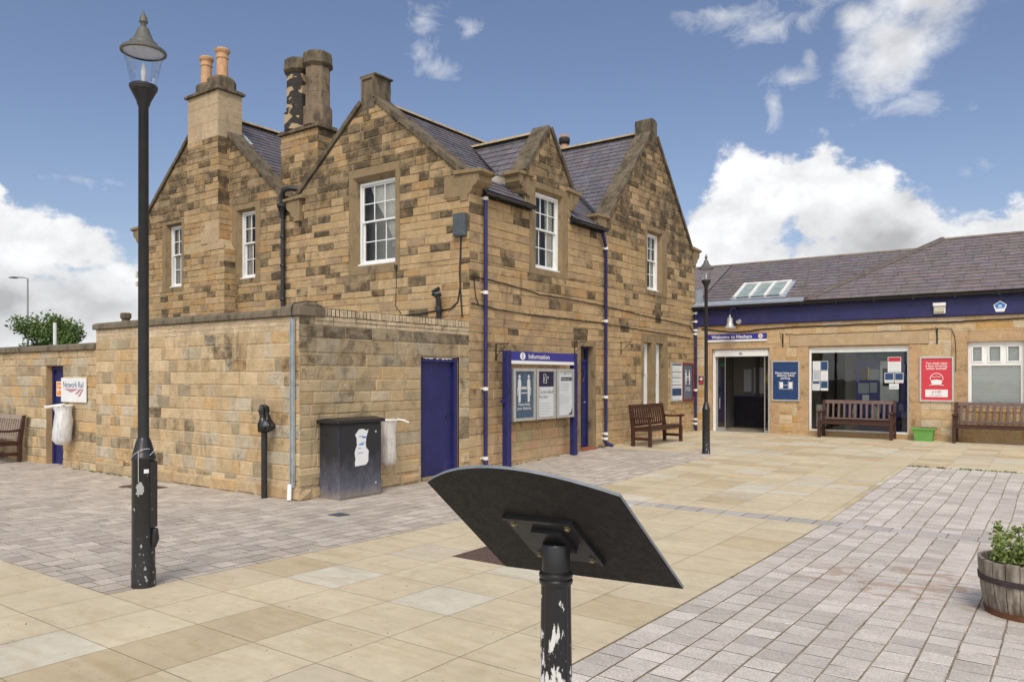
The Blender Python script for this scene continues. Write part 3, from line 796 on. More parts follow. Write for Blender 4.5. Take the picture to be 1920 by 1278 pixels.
m.build('roof', 'slate', house)
m = MB(); s_d = math.hypot(1, GD_S)
slates(m, (0, GD_C-.92, GD_Z-.10-GD_S*.92), (1, 0, 0), (0, 1, GD_S), -10.6, -8.66, 0, .92*s_d, 7, row=.17)
slates(m, (0, GD_C+.92, GD_Z-.10-GD_S*.92), (1, 0, 0), (0, -1, GD_S), -10.6, -8.66, 0, .92*s_d, 8, row=.17)
m.build('roof', 'slate', house)
# ridge tiles
def ridge(m, a, b, r=.075, ln=.42):
    a, b = Vector(a), Vector(b); d = (b-a); n = max(1, int(d.length/ln)); d /= n
    for i in range(n):
        p, q = a+d*(i+.01), a+d*(i+.99); x = d.normalized(); y = Vector((-x.y, x.x, 0))
        vs = []
        for e in (p, q):
            for k in range(5):
                an = math.pi*(k/4); vs.append(tuple(e+y*math.cos(an)*r*1.5+Vector((0, 0, math.sin(an)*r-.03))))
        m.poly(vs, [(k, k+1, k+6, k+5) for k in range(4)]+[(4, 3, 2, 1, 0), (5, 6, 7, 8, 9)])
for a, b in (((GA_C, 10.75, 6.92), (GA_C, 17.0, 6.92)), ((GB_C, 10.7, 7.74), (GB_C, 20.2, 7.74)), ((-8.75, GC_C, 7.70), (-14.4, GC_C, 7.70)), ((-8.7, GD_C, 6.48), (-10.5, GD_C, 6.48))):
    m = MB(); ridge(m, a, b); m.build('ridge', 'ridge_tile', house)
# lead valleys and flashings
def strip(m, a, b, w, lift=.03):
    a, b, w = Vector(a), Vector(b), Vector(w); L = Vector((0, 0, lift))
    m.poly([a-w+L, b-w+L, b+L*.6, a+L*.6, b+w+L, a+w+L], [(0, 1, 2, 3), (3, 2, 4, 5)])
m = MB(); strip(m, (-10.35, 12.9, 6.44), (-8.95, 12.0, 5.42), (.09, -.14, 0), .04); m.build('lead_flashing', 'lead', house)
m = MB(); strip(m, (-10.35, 12.9, 6.44), (-8.95, 13.8, 5.42), (.09, .14, 0), .04); m.build('lead_flashing', 'lead', house)
m = MB(); strip(m, (-10.75, 16.95, 6.85), (-8.62, 15.38, 5.16), (.1, -.13, 0), .05); m.build('lead_flashing', 'lead', house)
m = MB(); m.face([(-8.36, 12.02, 4.93), (-8.95, 12.02, 5.45), (-8.95, 11.9, 5.42), (-8.36, 11.9, 4.95)]); m.build('lead_flashing', 'lead', house)
m = MB(); m.face([(-8.36, 13.78, 4.93), (-8.95, 13.78, 5.45), (-8.95, 13.9, 5.42), (-8.36, 13.9, 4.95)]); m.build('lead_flashing', 'lead', house)
m = MB(); m.face([(-8.62, 15.0, 5.17), (-8.42, 15.0, 5.0), (-8.42, 14.93, 5.12), (-8.62, 14.93, 5.28)]); m.build('lead_flashing', 'lead', house)
m = MB(); m.face([(-16.0, 10.74, 7.6), (-15.1, 10.74, 6.85), (-15.1, 10.86, 6.9), (-16.0, 10.86, 7.66)]); m.build('lead_flashing', 'lead', house)
# gutters
def gutter(m, P, u0, u1, z, n, r=.065):
    for k in range(6):
        a0, a1 = math.pi*(1+k/6), math.pi*(1+(k+1)/6)
        m.face([P(u0, z+r*math.sin(a0), n+r*math.cos(a0)), P(u1, z+r*math.sin(a0), n+r*math.cos(a0)), P(u1, z+r*math.sin(a1), n+r*math.cos(a1)), P(u0, z+r*math.sin(a1), n+r*math.cos(a1))])
    for u in (u0, u1): m.face([P(u, z+r*math.sin(math.pi*(1+k/6)), n+r*math.cos(math.pi*(1+k/6))) for k in range(7)])
    u = u0+.35
    while u < u1: m.fbox(P, u-.02, u+.02, z-r-.008, z-r+.03, n-.05, n+.05); m.fbox(P, u-.02, u+.02, z-.01, z+.008, n+r-.01, n+r+.01); u += .85
    m.fbox(P, u0, u1, z-.07, z+.06, .0, n-r-.001)
m = MB(); gutter(m, PF, 10.66, 12.2, 4.83, .14); m.build('gutter', 'black_gutter', house, smooth=40)
m = MB(); gutter(m, PF, 13.68, 15.02, 4.83, .14); m.build('gutter', 'black_gutter', house, smooth=40)

# windows --------------------------------------------------------------
def sash(parent, P, uc, hw, z0, z1, n, cols, rows=2, curtain=None, bar=.02, name='window'):
    m = MB(); fw = .05; zm = (z0+z1)/2+.02
    u0, u1 = uc-hw, uc+hw
    m.fbox(P, u0, u0+fw, z0, z1, n-.09, n+.01); m.fbox(P, u1-fw, u1, z0, z1, n-.09, n+.01)
    m.fbox(P, u0+fw, u1-fw, z1-fw, z1, n-.09, n+.01); m.fbox(P, u0-.02, u1+.02, z0-.04, z0+.002, n-.09, n+.05)
    a, b = u0+fw, u1-fw
    # top sash (front), bottom sash set back
    for (za, zb, nn, rb) in ((zm, z1-fw, n-.02, .035), (z0, zm+.03, n-.055, .075)):
        m.fbox(P, a, a+.03, za, zb, nn-.03, nn); m.fbox(P, b-.03, b, za, zb, nn-.03, nn)
        m.fbox(P, a+.03, b-.03, za, za+rb, nn-.03, nn); m.fbox(P, a+.03, b-.03, zb-.03, zb, nn-.03, nn)
        for i in range(1, cols): u = a+.03+(b-a-.06)*i/cols; m.fbox(P, u-bar/2, u+bar/2, za+rb, zb-.03, nn-.025, nn-.004)
        for j in range(1, rows): z = za+rb+(zb-.03-za-rb)*j/rows; m.fbox(P, a+.03, b-.03, z-bar/2, z+bar/2, nn-.026, nn-.003)
    w = m.build(name, 'white_paint', parent, bevel=.003)
    g_ = MB(); g_.face([P(a, zm, n-.036), P(b, zm, n-.036), P(b, z1-fw, n-.036), P(a, z1-fw, n-.036)])
    g_.face([P(a, z0+.02, n-.071), P(b, z0+.02, n-.071), P(b, zm, n-.071), P(a, zm, n-.071)])
    g_.build('pane', 'glass', w)
    if curtain: curtain(w, a, b, z0, z1, n)
    return w
def folds(m, P, pts, n, amp=.012, k=40):
    """a hanging cloth: pts = list of (z, ua, ub) rows, pleated"""
    cols_ = k
    rows_ = []
    for z, ua, ub in pts: rows_.append([P(ua+(ub-ua)*i/cols_, z, n+amp*math.sin(i*1.9)+amp*.5*math.sin(i*.7)) for i in range(cols_+1)])
    for r0, r1 in zip(rows_, rows_[1:]):
        for i in range(cols_): m.face([r0[i], r0[i+1], r1[i+1], r1[i]])
def cur_straight(f1=.28, f2=.28, lace=False, mat='curtain'):
    def f(w, a, b, z0, z1, n):
        m = MB(); W_ = b-a
        if f1: folds(m, w_P[0], [(z1, a, a+W_*f1), (z0, a, a+W_*f1*.9)], n-.11)
        if f2: folds(m, w_P[0], [(z1, b-W_*f2, b), (z0, b-W_*f2*.9, b)], n-.11)
        m.build('curtain', mat, w, smooth=60)
        m = MB(); P = w_P[0]; m.face([P(a-.9, z0-.2, n-.34), P(b+.4, z0-.2, n-.34), P(b+.4, z1+.2, n-.34), P(a-.9, z1+.2, n-.34)])
        m.build('room_backdrop', 'room_wall', w)
    return f
w_P = [PG]
def cur_swag(w, a, b, z0, z1, n):     # white voile drawn to the right and tied at mid height
    m = MB(); P = PG; W_ = b-a
    folds(m, P, [(z1, a+.12*W_, b), (z1-.35, a+.30*W_, b), (z1-.62, a+.52*W_, b), (z0+.52, a+.78*W_, b-.06), (z0+.46, a+.82*W_, b-.09), (z0+.30, a+.80*W_, b)], n-.10, .008, 50)
    m.build('curtain', 'curtain', w, smooth=60)
    m = MB(); m.face([P(a-1, z0-.2, n-.42), P(b+.3, z0-.2, n-.42), P(b+.3, z1+.2, n-.42), P(a-1, z1+.2, n-.42)])
    m.build('room_backdrop', 'room_light', w)
def surround(m, P, ou0, ou1, oz0, oz1, au0, au1, az0, az1, fu0, fu1, fz0, fz1, rec, pr=.012):
    # flat band between outer and arris, splayed reveal from arris to frame, front at pr
    def band(a, b, c, d): m.fbox(P, a, b, c, d, -.02, pr)
    band(ou0, au0, oz0, oz1); band(au1, ou1, oz0, oz1); band(au0, au1, az1, oz1); band(au0, au1, oz0, az0)
    A = [(au0, az0), (au1, az0), (au1, az1), (au0, az1)]; F = [(fu0, fz0), (fu1, fz0), (fu1, fz1), (fu0, fz1)]
    for i in range(4):
        j = (i+1) % 4
        m.face([P(*A[i], pr-.001), P(*A[j], pr-.001), P(*F[j], -rec), P(*F[i], -rec)])
        m.face([P(*F[i], -rec), P(*F[j], -rec), P(*F[j], -rec-.12), P(*F[i], -rec-.12)])
def stone_window(P, uc, outer, arris, frame, oz0, oz1, az0, az1, fz0, fz1, cols, curtain, rec=.11, mat='trim'):
    m = MB(); surround(m, P, outer[0], outer[1], oz0, oz1, uc-arris, uc+arris, az0, az1, uc-frame, uc+frame, fz0, fz1, rec)
    m.build('window_surround', mat, house, bevel=.004)
    w_P[0] = P
    return sash(house, P, uc, frame+.012, fz0+.005, fz1+.01, -rec-.005, cols, 2, curtain)
stone_window(PG, -10.69, (-11.37, -10.01), .57, .49, 3.55, 5.59, 3.70, 5.43, 3.76, 5.33, 3, cur_swag, .12)
stone_window(PG, -14.67, (-15.17, -14.17), .34, .28, 3.64, 5.40, 3.74, 5.28, 3.78, 5.24, 2, cur_straight(.34, .3))
stone_window(PG, -17.53, (-18.03, -17.03), .34, .28, 3.64, 5.36, 3.74, 5.28, 3.78, 5.24, 2, cur_straight(.3, .34))
stone_window(PF, 12.90, (12.20, 13.60), .50, .46, 3.58, 5.38, 3.70, 5.26, 3.73, 5.20, 3, cur_straight(.3, .34), .09)
stone_window(PF, 17.74, (17.20, 18.48), .43, .37, 3.62, 5.32, 3.72, 5.20, 3.76, 5.15, 3, cur_straight(.42, .3), .11)
m = MB()    # paired narrow lights on the ground floor
for a, b in ((16.98, 17.12), (17.56, 17.80), (18.24, 18.52)): m.fbox(PF, a, b, .72, 2.62, -.24, .012)
m.fbox(PF, 17.12, 17.56, 2.42, 2.62, -.24, .012); m.fbox(PF, 17.80, 18.24, 2.42, 2.62, -.24, .012); m.fbox(PF, 17.12, 17.56, .72, .84, -.24, .05); m.fbox(PF, 17.80, 18.24, .72, .84, -.24, .05)
m.build('window_surround', 'trim', house, bevel=.012)
w_P[0] = PF
sash(house, PF, 17.34, .215, .85, 2.415, -.12, 1, 2, cur_straight(.3, .3)); sash(house, PF, 18.02, .215, .85, 2.415, -.12, 1, 2, cur_straight(.3, .3))
m = MB(); m.box((-17.39, YG+.24, 4.15), (-17.24, YG+.26, 4.32)); m.build('window_sticker', 'sky_blue', house)

# chimney breast and stacks -------------------------------------------
def ring_masonry(m, x0, x1, y0, y1, z0, z1, pal, seed, **kw):
    masonry(m, lambda u, z, n=0: (u, y0-n, z), x0, x1, z0, z1, pal, seed, free=(True, True), **kw)
    masonry(m, lambda u, z, n=0: (x1+n, u, z), y0, y1, z0, z1, pal, seed, free=(True, True), **kw)      # same seed: courses line up
    masonry(m, lambda u, z, n=0: (x0-n, -u, z), -y1, -y0, z0, z1, pal, seed, free=(True, True), **kw)
    m.face([(x0, y1, z0), (x1, y1, z0), (x1, y1, z1), (x0, y1, z1)], (.35, .26, .15, .5))
pdark = pal_house(lambda u, z: .55); pdk2 = pal_house(lambda u, z: .7); plow = pal_house(lambda u, z: .22)
def ppale(u, z, r): k = r.uniform(.92, 1.06); return (.48*k, .37*k, .24*k, .06)
m = MB()
ring_masonry(m, -16.66, -15.07, 10.1, 10.36, 2.2, 4.42, plow, 21)
m.poly([(-16.66, 10.1, 4.42), (-15.07, 10.1, 4.42), (-15.07, 10.36, 4.42), (-15.25, 10.1, 4.66), (-15.25, 10.36, 4.66), (-16.66, 10.1, 4.66)], [(0, 1, 3, 5), (1, 2, 4, 3)], (.46, .35, .2, .1))
ring_masonry(m, -16.62, -15.25, 10.1, 10.36, 4.66, 5.42, plow, 22)
ring_masonry(m, -16.50, -15.30, 10.1, 10.7, 5.42, 6.95, pdark, 23, ll=(.28, .6))
ring_masonry(m, -16.49, -15.31, 10.105, 10.7, 6.95, 7.98, ppale, 24, hh=(.3, .4), ll=(.5, .9), gap=.002, bev=.002, h=.004, mortar=(.42, .33, .22, .1))
ch = m.build('chimney', 'stone', house)
m = MB()
for a, b, c in ((-15.76, -15.26, 4.60), ):
    m.fbox(lambda u, z, n=0: (u, 10.1-n, z), -15.95, -15.26, 4.58, 4.86, 0, .02); m.fbox(lambda u, z, n=0: (u, 10.1-n, z), -15.8, -15.26, 4.86, 5.08, 0, .02); m.fbox(lambda u, z, n=0: (u, 10.1-n, z), -15.7, -15.07, 4.42, 4.58, 0, .021)
m.build('chimney_patch', 'trim_pale', ch, bevel=.004)
m = MB(); m.box((-16.56, 10.04, 7.98), (-15.24, 10.76, 8.04)); m.box((-16.52, 10.08, 8.04), (-15.28, 10.72, 8.07)); m.build('chimney_cap', 'trim_dark', ch, bevel=.006)
m = MB()
for x, r, z in ((-16.2, .25, 8.27), (-15.62, .32, 8.30)):
    m.lathe([(r, 8.07), (r, z), (r*.8, z+.06), (r*.5, z+.1)], 8, (x, 10.4), rot=R(22.5))
m.build('chimney_shoulder', 'trim_dark', ch, bevel=.01)
for x, z0, s in ((-16.22, 8.32, 1), (-15.6, 8.34, 1.03)):
    m = MB(); m.lathe([(.125*s, z0), (.118*s, z0+.44*s), (.135*s, z0+.46*s), (.135*s, z0+.49*s), (.125*s, z0+.5*s), (.128*s, z0+.56*s), (.16*s, z0+.6*s), (.165*s, z0+.645*s), (.12*s, z0+.68*s), (.09*s, z0+.68*s), (.085*s, z0+.5*s)], 24, (x, 10.4)); m.build('chimney_pot', 'pot', ch, smooth=35)
m = MB(); ring_masonry(m, -13.87, -12.69, 10.70, 11.18, 4.9, 6.80, pdark, 31, ll=(.25, .5)); ch2 = m.build('chimney', 'stone', house)
m = MB(); m.box((-13.94, 10.63, 6.80), (-12.62, 11.25, 6.85)); m.box((-13.90, 10.67, 6.85), (-12.66, 11.21, 6.90)); m.build('chimney_cap', 'trim_dark', ch2, bevel=.008)
def darkstack(name, c, soot):
    dressed(name, c, soot, 1.3)
darkstack('shaft_grey', (.22, .165, .11), .45)
def patchy():
    m, T, b, oc = base('shaft_black')
    sp = T.new('ShaderNodeSeparateXYZ'); T.l.new(oc, sp.inputs[0])
    band = T.math('SINE', T.math('MULTIPLY', sp.outputs[2], 22.5))
    n = T.noise(oc, 7, 7, .65, .4)
    mk = T.ramp(T.math('ADD', T.math('MULTIPLY', band, .12), T.math('MULTIPLY', T.math('SUBTRACT', T.noise(T.vec('MULTIPLY', oc, (1, 1, 1.7)), 3.3, 7, .55, .2), .5), 3.0)), -.14, -.08)
    cc = T.mix(mk, (.42, .31, .185), T.mix(T.noise(oc, 14, 5), (.02, .018, .018), (.055, .045, .035)))
    T.l.new(cc, b.inputs['Base Color']); b.inputs['Roughness'].default_value = .9
    bump(T, b, n, .5, .015)
patchy()
for x, mt in ((-12.97, 'shaft_grey'), (-13.60, 'shaft_black')):
    m = MB(); m.lathe([(.315, 6.90), (.315, 7.29), (.27, 7.31), (.262, 7.58), (.257, 7.585), (.257, 7.595), (.262, 7.60), (.262, 7.86), (.257, 7.865), (.257, 7.875), (.262, 7.88), (.262, 8.14)], 8, (x, 10.94), rot=R(22.5))
    sh = m.build('chimney_shaft', mt, ch2, bevel=.006)
    m = MB(); m.lathe([(.27, 8.14), (.33, 8.20), (.335, 8.23), (.315, 8.24), (.315, 8.42), (.28, 8.46), (.18, 8.46), (.17, 8.35)], 8, (x, 10.94), rot=R(22.5)); m.build('shaft_cap', 'trim_dark', sh, bevel=.005)
def bigpot(x, y, z0, z1, r, crown):
    m = MB(); m.lathe([(r*.9, z0), (r*.85, z1-.12), (r*1.1, z1-.1), (r*1.1, z1), (r*.8, z1), (r*.75, z1-.1)], 16, (x, y)); p = m.build('chimney_pot', 'pot', house, smooth=35)
    m = MB()
    if crown == 'band': m.lathe([(r*1.15, z1-.17), (r*1.35, z1-.13), (r*1.35, z1-.02), (r*1.15, z1+.01)], 16, (x, y)); m.build('pot_band', 'black_paint', p, smooth=35)
    m = MB()
    for k in range(8): a = k*math.pi/4; m.box((x+r*math.cos(a)-.018, y+r*math.sin(a)-.018, z1-.01), (x+r*math.cos(a)+.018, y+r*math.sin(a)+.018, z1+.09))
    m.build('pot_crown', 'pot', p)
bigpot(-11.6, 18.68, 7.3, 8.36, .12, 'band')
for dx in (-.18, .18): bigpot(-13.0+dx*.7, 17.6+dx, 7.3, 8.16, .10, None)

# down pipes ----------------------------------------------------------
def downpipe(x, y, z0, z1, mat, clips, cm, top=None, shoe=True, r=.036, parent=house, lean=None):
    m = MB(); pts = [(x, y, z1), (x, y, z0+.16)]
    if top: pts = top+[(x, y, z0+.16)]
    m.tube(pts, r, 12)
    if shoe: m.tube([(x, y, z0+.18), (x+.01, y, z0+.09), (x+.07, y-.01, z0+.02)] if not lean else [(x, y, z0+.18), (x, y, z0+.1), (x+lean[0], y+lean[1], z0+.02)], r*1.12, 12)
    p = m.build('downpipe', mat, parent, smooth=40)
    for z in clips:
        m = MB(); m.lathe([(r*1.35, z-.03), (r*1.35, z+.03)], 12, (x, y)); m.box((x-.08, y-.065, z-.012), (x-.03, y+.03, z+.012)); m.build('pipe_clip', cm, p, smooth=40)
    return p
px = XF+.075
downpipe(px, 10.74, -.05, 4.72, 'navy', (4.72, 3.07, 1.38, .16), 'white_band')
downpipe(px, 15.1, .03, 4.45, 'navy', (4.43, 2.82, 1.14, .33, .22), 'white_band', top=[(XF+.14, 14.86, 4.76), (XF+.13, 14.88, 4.66), (px+.01, 15.06, 4.50), (px, 15.1, 4.42)], lean=(.14, .08))
downpipe(-8.29, 20.19, .10, 3.36, 'navy', (3.33, 3.1, 2.86, 2.76, 1.22, .42, .3), 'white_band', lean=(.05, -.1))
m = MB(); m.tube([(-13.29, YG-.09, 5.0), (-13.29, YG-.09, 2.5)], .045, 14)
m.lathe([(.055, 4.9), (.06, 5.0), (.10, 5.12), (.115, 5.13), (.115, 5.18)], 16, (-13.29, YG-.10))
m.tube([(-13.29, YG-.10, 5.14), (-13.28, YG-.12, 5.36), (-13.22, YG-.12, 5.47), (-13.1, YG-.06, 5.50), (-12.9, YG+.1, 5.47)], .055, 14)
for z in (4.5, 3.9, 3.2, 2.62): m.lathe([(.055, z-.03), (.06, z-.02), (.06, z+.02), (.055, z+.03)], 14, (-13.29, YG-.09))
m.build('downpipe', 'black_paint', house, smooth=40)
m = MB(); m.tube([(-8.97, YG-.11, 2.3), (-8.97, YG-.11, 2.92), (-8.97, YG-.13, 3.0), (-9.03, YG-.2, 3.06)], .045, 14)
m.lathe([(.058, 2.72), (.062, 2.74), (.062, 2.80), (.058, 2.82)], 14, (-8.97, YG-.11)); m.tube([(-9.0, YG-.16, 3.03), (-8.93, YG-.1, 3.06)], .055, 14)
m.tube([(-9.06, YG-.18, 3.08), (-8.94, YG-.12, 3.15)], [.03, .03], 10); m.build('vent_pipe', 'black_paint', house, smooth=40)

# front door of the house ---------------------------------------------
m = MB(); m.fbox(PF, 14.0, 14.12, -.1, 2.36, -.3, .012); m.fbox(PF, 14.66, 14.78, -.1, 2.36, -.3, .012); m.fbox(PF, 14.12, 14.66, 2.24, 2.36, -.3, .012); m.build('door_surround', 'trim', house, bevel=.006)
m = MB(); m.fbox(PF, 14.12, 14.17, 0, 2.24, -.2, -.12); m.fbox(PF, 14.61, 14.66, 0, 2.24, -.2, -.12); m.fbox(PF, 14.17, 14.61, 2.19, 2.24, -.2, -.12); m.fbox(PF, 14.17, 14.61, 1.90, 1.96, -.2, -.12)
m.fbox(PF, 14.17, 14.61, .08, 1.90, -.19, -.15); 
for a, b, c, d in ((14.21, 14.37, .25, 1.22), (14.41, 14.57, .25, 1.22), (14.21, 14.57, 1.30, 1.34)): m.fbox(PF, a, b, c, d, -.15, -.138)
ring = [(14.39+.14*math.cos(a), 1.62+.17*math.sin(a)) for a in [2*math.pi*k/24 for k in range(24)]]
m.tube([PF(u, z, -.148) for u, z in ring+[ring[0], ring[1]]], .02, 6)
dr = m.build('door', 'navy', house, bevel=.003)
m = MB(); m.face([PF(14.39+.13*math.cos(2*math.pi*k/24), 1.62+.16*math.sin(2*math.pi*k/24), -.146) for k in range(24)]); m.face([PF(14.17, 1.96, -.16), PF(14.61, 1.96, -.16), PF(14.61, 2.19, -.16), PF(14.17, 2.19, -.16)]); m.build('pane', 'glass_sky', dr)
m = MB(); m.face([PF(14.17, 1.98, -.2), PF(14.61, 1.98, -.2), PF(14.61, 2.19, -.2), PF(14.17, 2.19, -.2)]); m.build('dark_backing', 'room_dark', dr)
m = MB(); m.fbox(PF, 14.19, 14.36, 2.0, 2.17, -.158, -.155); m.build('notice', 'paper', dr)
m = MB(); m.fbox(PF, 14.26, 14.36, 1.52, 1.66, -.145, -.142); m.build('notice', 'paper', dr)
m = MB(); m.fbox(PF, 14.50, 14.53, .93, 1.12, -.15, -.14); m.tube([PF(14.515, 1.04, -.14), PF(14.515, 1.04, -.10), PF(14.43, 1.035, -.10)], .009, 8); m.build('door_handle', 'silver', dr)
m = MB(); m.box((XF-.14, 14.12, -.1), (XF+.10, 14.70, g(14.4)+.05)); m.build('doorstep', 'brick_red', house, bevel=.01)

# ------------------------------------------------------------------ flat-roofed block in front of the house
ob = thing('outbuilding', 'low flat-roofed stone block with stone coping and blue door, in front of the house', 'outbuilding', (XF, YO, 0))
def palO(u, z, r):
    k = r.random()
    if k < .56: c = lerp((.48, .355, .205), (.57, .44, .275), r.random())
    elif k < .74: c = lerp((.45, .38, .275), (.52, .445, .33), r.random())
    elif k < .90: c = lerp((.52, .345, .17), (.55, .395, .22), r.random())
    else: c = lerp((.40, .31, .20), (.34, .28, .19), r.random())
    s = .05+.30*r.random()+.5*sm(.62, .9, .5*vn(u*1.1, z*1.6, 3)+.5*vn(u*3, z*3, 8)); k = r.uniform(.9, 1.07); c = (c[0]*k, c[1]*k, c[2]*k)
    if .45 < z < 1.0 and u < -10.5 and r.random() < .35: s = .5; c = lerp(c, (.32, .27, .19), .5)
    return (*c, s)
MO = (.50, .40, .26, .1)
def brick_c(u, z, r): k = r.uniform(.85, 1.1); return (.54*k, .43*k, .29*k, .12)
m = MB()
masonry(m, PO, -13.87, XF, -.3, 2.22, palO, 41, free=(False, True), hh=(.14, .21), ll=(.13, .5), mortar=MO, h=.008, bev=.011, gap=.004, jit=.005)
masonry(m, PO, -13.87, XF, 2.22, 2.41, brick_c, 42, free=(False, True), hh=(.06, .07), ll=(.2, .22), mortar=MO, h=.005, bev=.003, gap=.003)
def palOF(u, z, r):
    c = palO(u, z, r)
    if z > 2.12: q = lerp((.27, .225, .16), (.36, .29, .19), r.random()); return (*q, .42+.3*r.random())
    if z > 1.75: return (*lerp(c[:3], (.30, .245, .165), .55), .25+.3*r.random())
    if z > .5: return (*lerp(c[:3], (.36, .28, .17), .45), c[3]+.08)
    return c
masonry(m, PF, YO, YG, -.3, 2.30, palOF, 43, free=(True, False), holes=[(9.14, 10.10, -.3, 1.92)], hh=(.14, .2), ll=(.28, .6), mortar=MORT_H, breaks=(2.13,), h=.010, bev=.010, jit=.005)
masonry(m, PF, 7.0, YG, 2.30, 2.43, lambda u, z, r: brick_c(u, z, r)[:3]+(.28,), 44, hh=(.06, .07), ll=(.2, .22), mortar=(.16, .135, .095, .3), h=.007, bev=.003, gap=.0045)
masonry(m, PF, 7.18, YG, 2.43, 2.545, lambda u, z, r: brick_c(u, z, r)[:3]+(.2,), 45, hh=(.115, .115), ll=(.072, .078), mortar=(.10, .085, .06, .3), h=.010, bev=.004, gap=.007)
masonry(m, PF, YO, 7.0, 2.30, 2.43, palOF, 46, free=(True, False), ll=(.12, .25), hh=(.12, .13))
def palfoot(u, z, r): k = r.uniform(.9, 1.06); c = lerp((.50, .35, .19), (.47, .37, .23), r.random()); return (c[0]*k, c[1]*k, c[2]*k, .12+.2*r.random())
masonry(m, PO, -13.87, XF, -.3, .12, palfoot, 47, free=(False, True), hh=(.2, .24), ll=(.3, .7), mortar=None, h=.032, bev=.03, gap=.006, jit=.012)
masonry(m, PF, YO, YG, -.3, .30, palfoot, 48, free=(True, False), holes=[(9.10, 10.14, -.3, 1.92)], hh=(.2, .24), ll=(.3, .6), mortar=None, h=.035, bev=.035, gap=.006, jit=.015)
m.face([(XF, 7.2, 2.546), (XF, YG, 2.546), (XF-.22, YG, 2.546), (XF-.22, 7.2, 2.546)], (.4, .32, .2, .4))
m.face([(-8.6, 7.0, 2.3), (-8.6, YG, 2.3), (-8.6, YG, 2.55), (-8.6, 7.0, 2.55)], (.4, .32, .2, .4))
m.face([(-13.87, YO+.01, -.3), (-13.87, YG, -.3), (-13.87, YG, 2.5), (-13.87, YO+.01, 2.5)], (.4, .3, .18, .3))
m.build('wall', 'stone_worn', ob)
m = MB(); m.face([(-13.86, YO+.2, 2.38), (XF-.2, YO+.2, 2.38), (XF-.2, YG-.01, 2.38), (-13.86, YG-.01, 2.38)]); m.build('roof', 'lead', ob)
r_ = random.Random(5); m = MB(); u = -13.93
while u < -8.75:
    L = r_.uniform(.5, .8)
    if -8.72-(u+L) < .3: L = -8.72-u
    h0 = r_.uniform(-.006, .006)
    m.prism(lambda a, b, n=0: (n, YO+a, b), [(-.05, 2.415), (.36, 2.415), (.36, 2.51+h0), (.20, 2.55+h0), (.02, 2.53+h0), (-.05, 2.50+h0)][::1], u+.003, u+L-.003); u += L
m.fbox(lambda a, b, n=0: (a, YO-n, b), -8.72, XF+.04, 2.415, 2.55, -.42, .05)
m.prism(lambda a, b, n=0: (XF+.04-n, YO+a, b), [(.0, 2.55), (.42, 2.55), (.30, 2.60), (.08, 2.60)], .02, .36)
m.build('coping', 'coping_wall', ob, bevel=.014)
m = MB(); m.fbox(PF, 9.14, 9.17, -.2, 1.92, -.3, -.02); m.fbox(PF, 10.07, 10.10, -.2, 1.92, -.3, -.02); m.fbox(PF, 9.14, 10.10, 1.90, 1.92, -.3, -.02); m.build('door_reveal', 'trim', ob)
m = MB(); m.fbox(PF, 9.17, 9.21, -.15, 1.90, -.12, -.03); m.fbox(PF, 9.99, 10.07, -.15, 1.90, -.12, -.01); m.fbox(PF, 9.21, 9.99, 1.83, 1.90, -.12, -.02); m.fbox(PF, 9.21, 9.99, -.12, 1.83, -.11, -.075)
d2 = m.build('door', 'navy', ob, bevel=.004)
q = random.Random(3); m = MB()
for k in range(16):
    u = 9.22+k*.046; h_ = q.uniform(.004, .028); m.fbox(PF, u, u+.047, 1.90-h_, 1.899, -.018, -.016)
m.build('peeled_paint', 'white_band', ob)
m = MB(); m.tube([PF(9.86, .92, -.075), PF(9.86, .92, -.055)], .02, 10); m.build('keyhole', 'black_paint', d2)
m = MB(); m.fbox(PF, 9.17, 10.07, -.2, -.03, -.12, .04); m.build('door_threshold', 'trim', ob, bevel=.02)
for dx in (0,):
    m = MB(); m.lathe([(.09, 2.4), (.085, 2.88), (.115, 2.90), (.115, 3.0), (.09, 3.02), (.06, 3.02), (.06, 2.9)], 16, (-17.16, 9.0)); tag(m.build('vent_pot', 'trim_dark', loc=(-17.16, 9.0, 2.4), smooth=35), 'short dark round flue pot poking up behind the yard wall coping', 'flue pot')

# ------------------------------------------------------------------ yard wall on the left
yw = thing('yard_wall', 'long low stone wall with stone coping and a narrow blue door, running off to the left', 'wall', (-13.87, YO, 0))
m = MB(); masonry(m, PO, -26, -13.87, -.3, 2.07, palO, 51, holes=[(-15.78, -15.10, -.3, 1.79)], hh=(.15, .22), ll=(.22, .6), mortar=MO, h=.012, bev=.012, gap=.004, jit=.005)
m.face([(-26, YO+.4, -.3), (-13.87, YO+.4, -.3), (-13.87, YO+.4, 2.1), (-26, YO+.4, 2.1)], (.4, .3, .18, .3))
m.build('wall_face', 'stone_worn', yw)
m = MB(); m.fbox(PO, -15.80, -15.78, -.2, 1.79, -.4, 0); m.fbox(PO, -15.10, -15.08, -.2, 1.79, -.4, 0); m.fbox(PO, -15.8, -15.08, 1.79, 1.81, -.4, 0); m.build('door_reveal', 'trim_wing', yw)
m = MB(); m.fbox(PO, -15.78, -15.10, -.15, 1.79, -.17, -.13); m.fbox(PO, -15.78, -15.72, -.15, 1.79, -.13, -.10); m.fbox(PO, -15.72, -15.10, 1.72, 1.79, -.13, -.10); m.build('door', 'navy', yw, bevel=.004)
m = MB(); u = -26
while u < -13.9:
    L = min(r_.uniform(.8, 1.3), -13.87-u); h0 = r_.uniform(-.008, .008)
    m.prism(lambda a, b, n=0: (n, YO+a, b), [(-.06, 2.07), (.45, 2.07), (.45, 2.16+h0), (.3, 2.20+h0), (.05, 2.19+h0), (-.06, 2.16+h0)], u+.003, u+L-.003); u += L
m.build('coping', 'coping_wall', yw, bevel=.014)

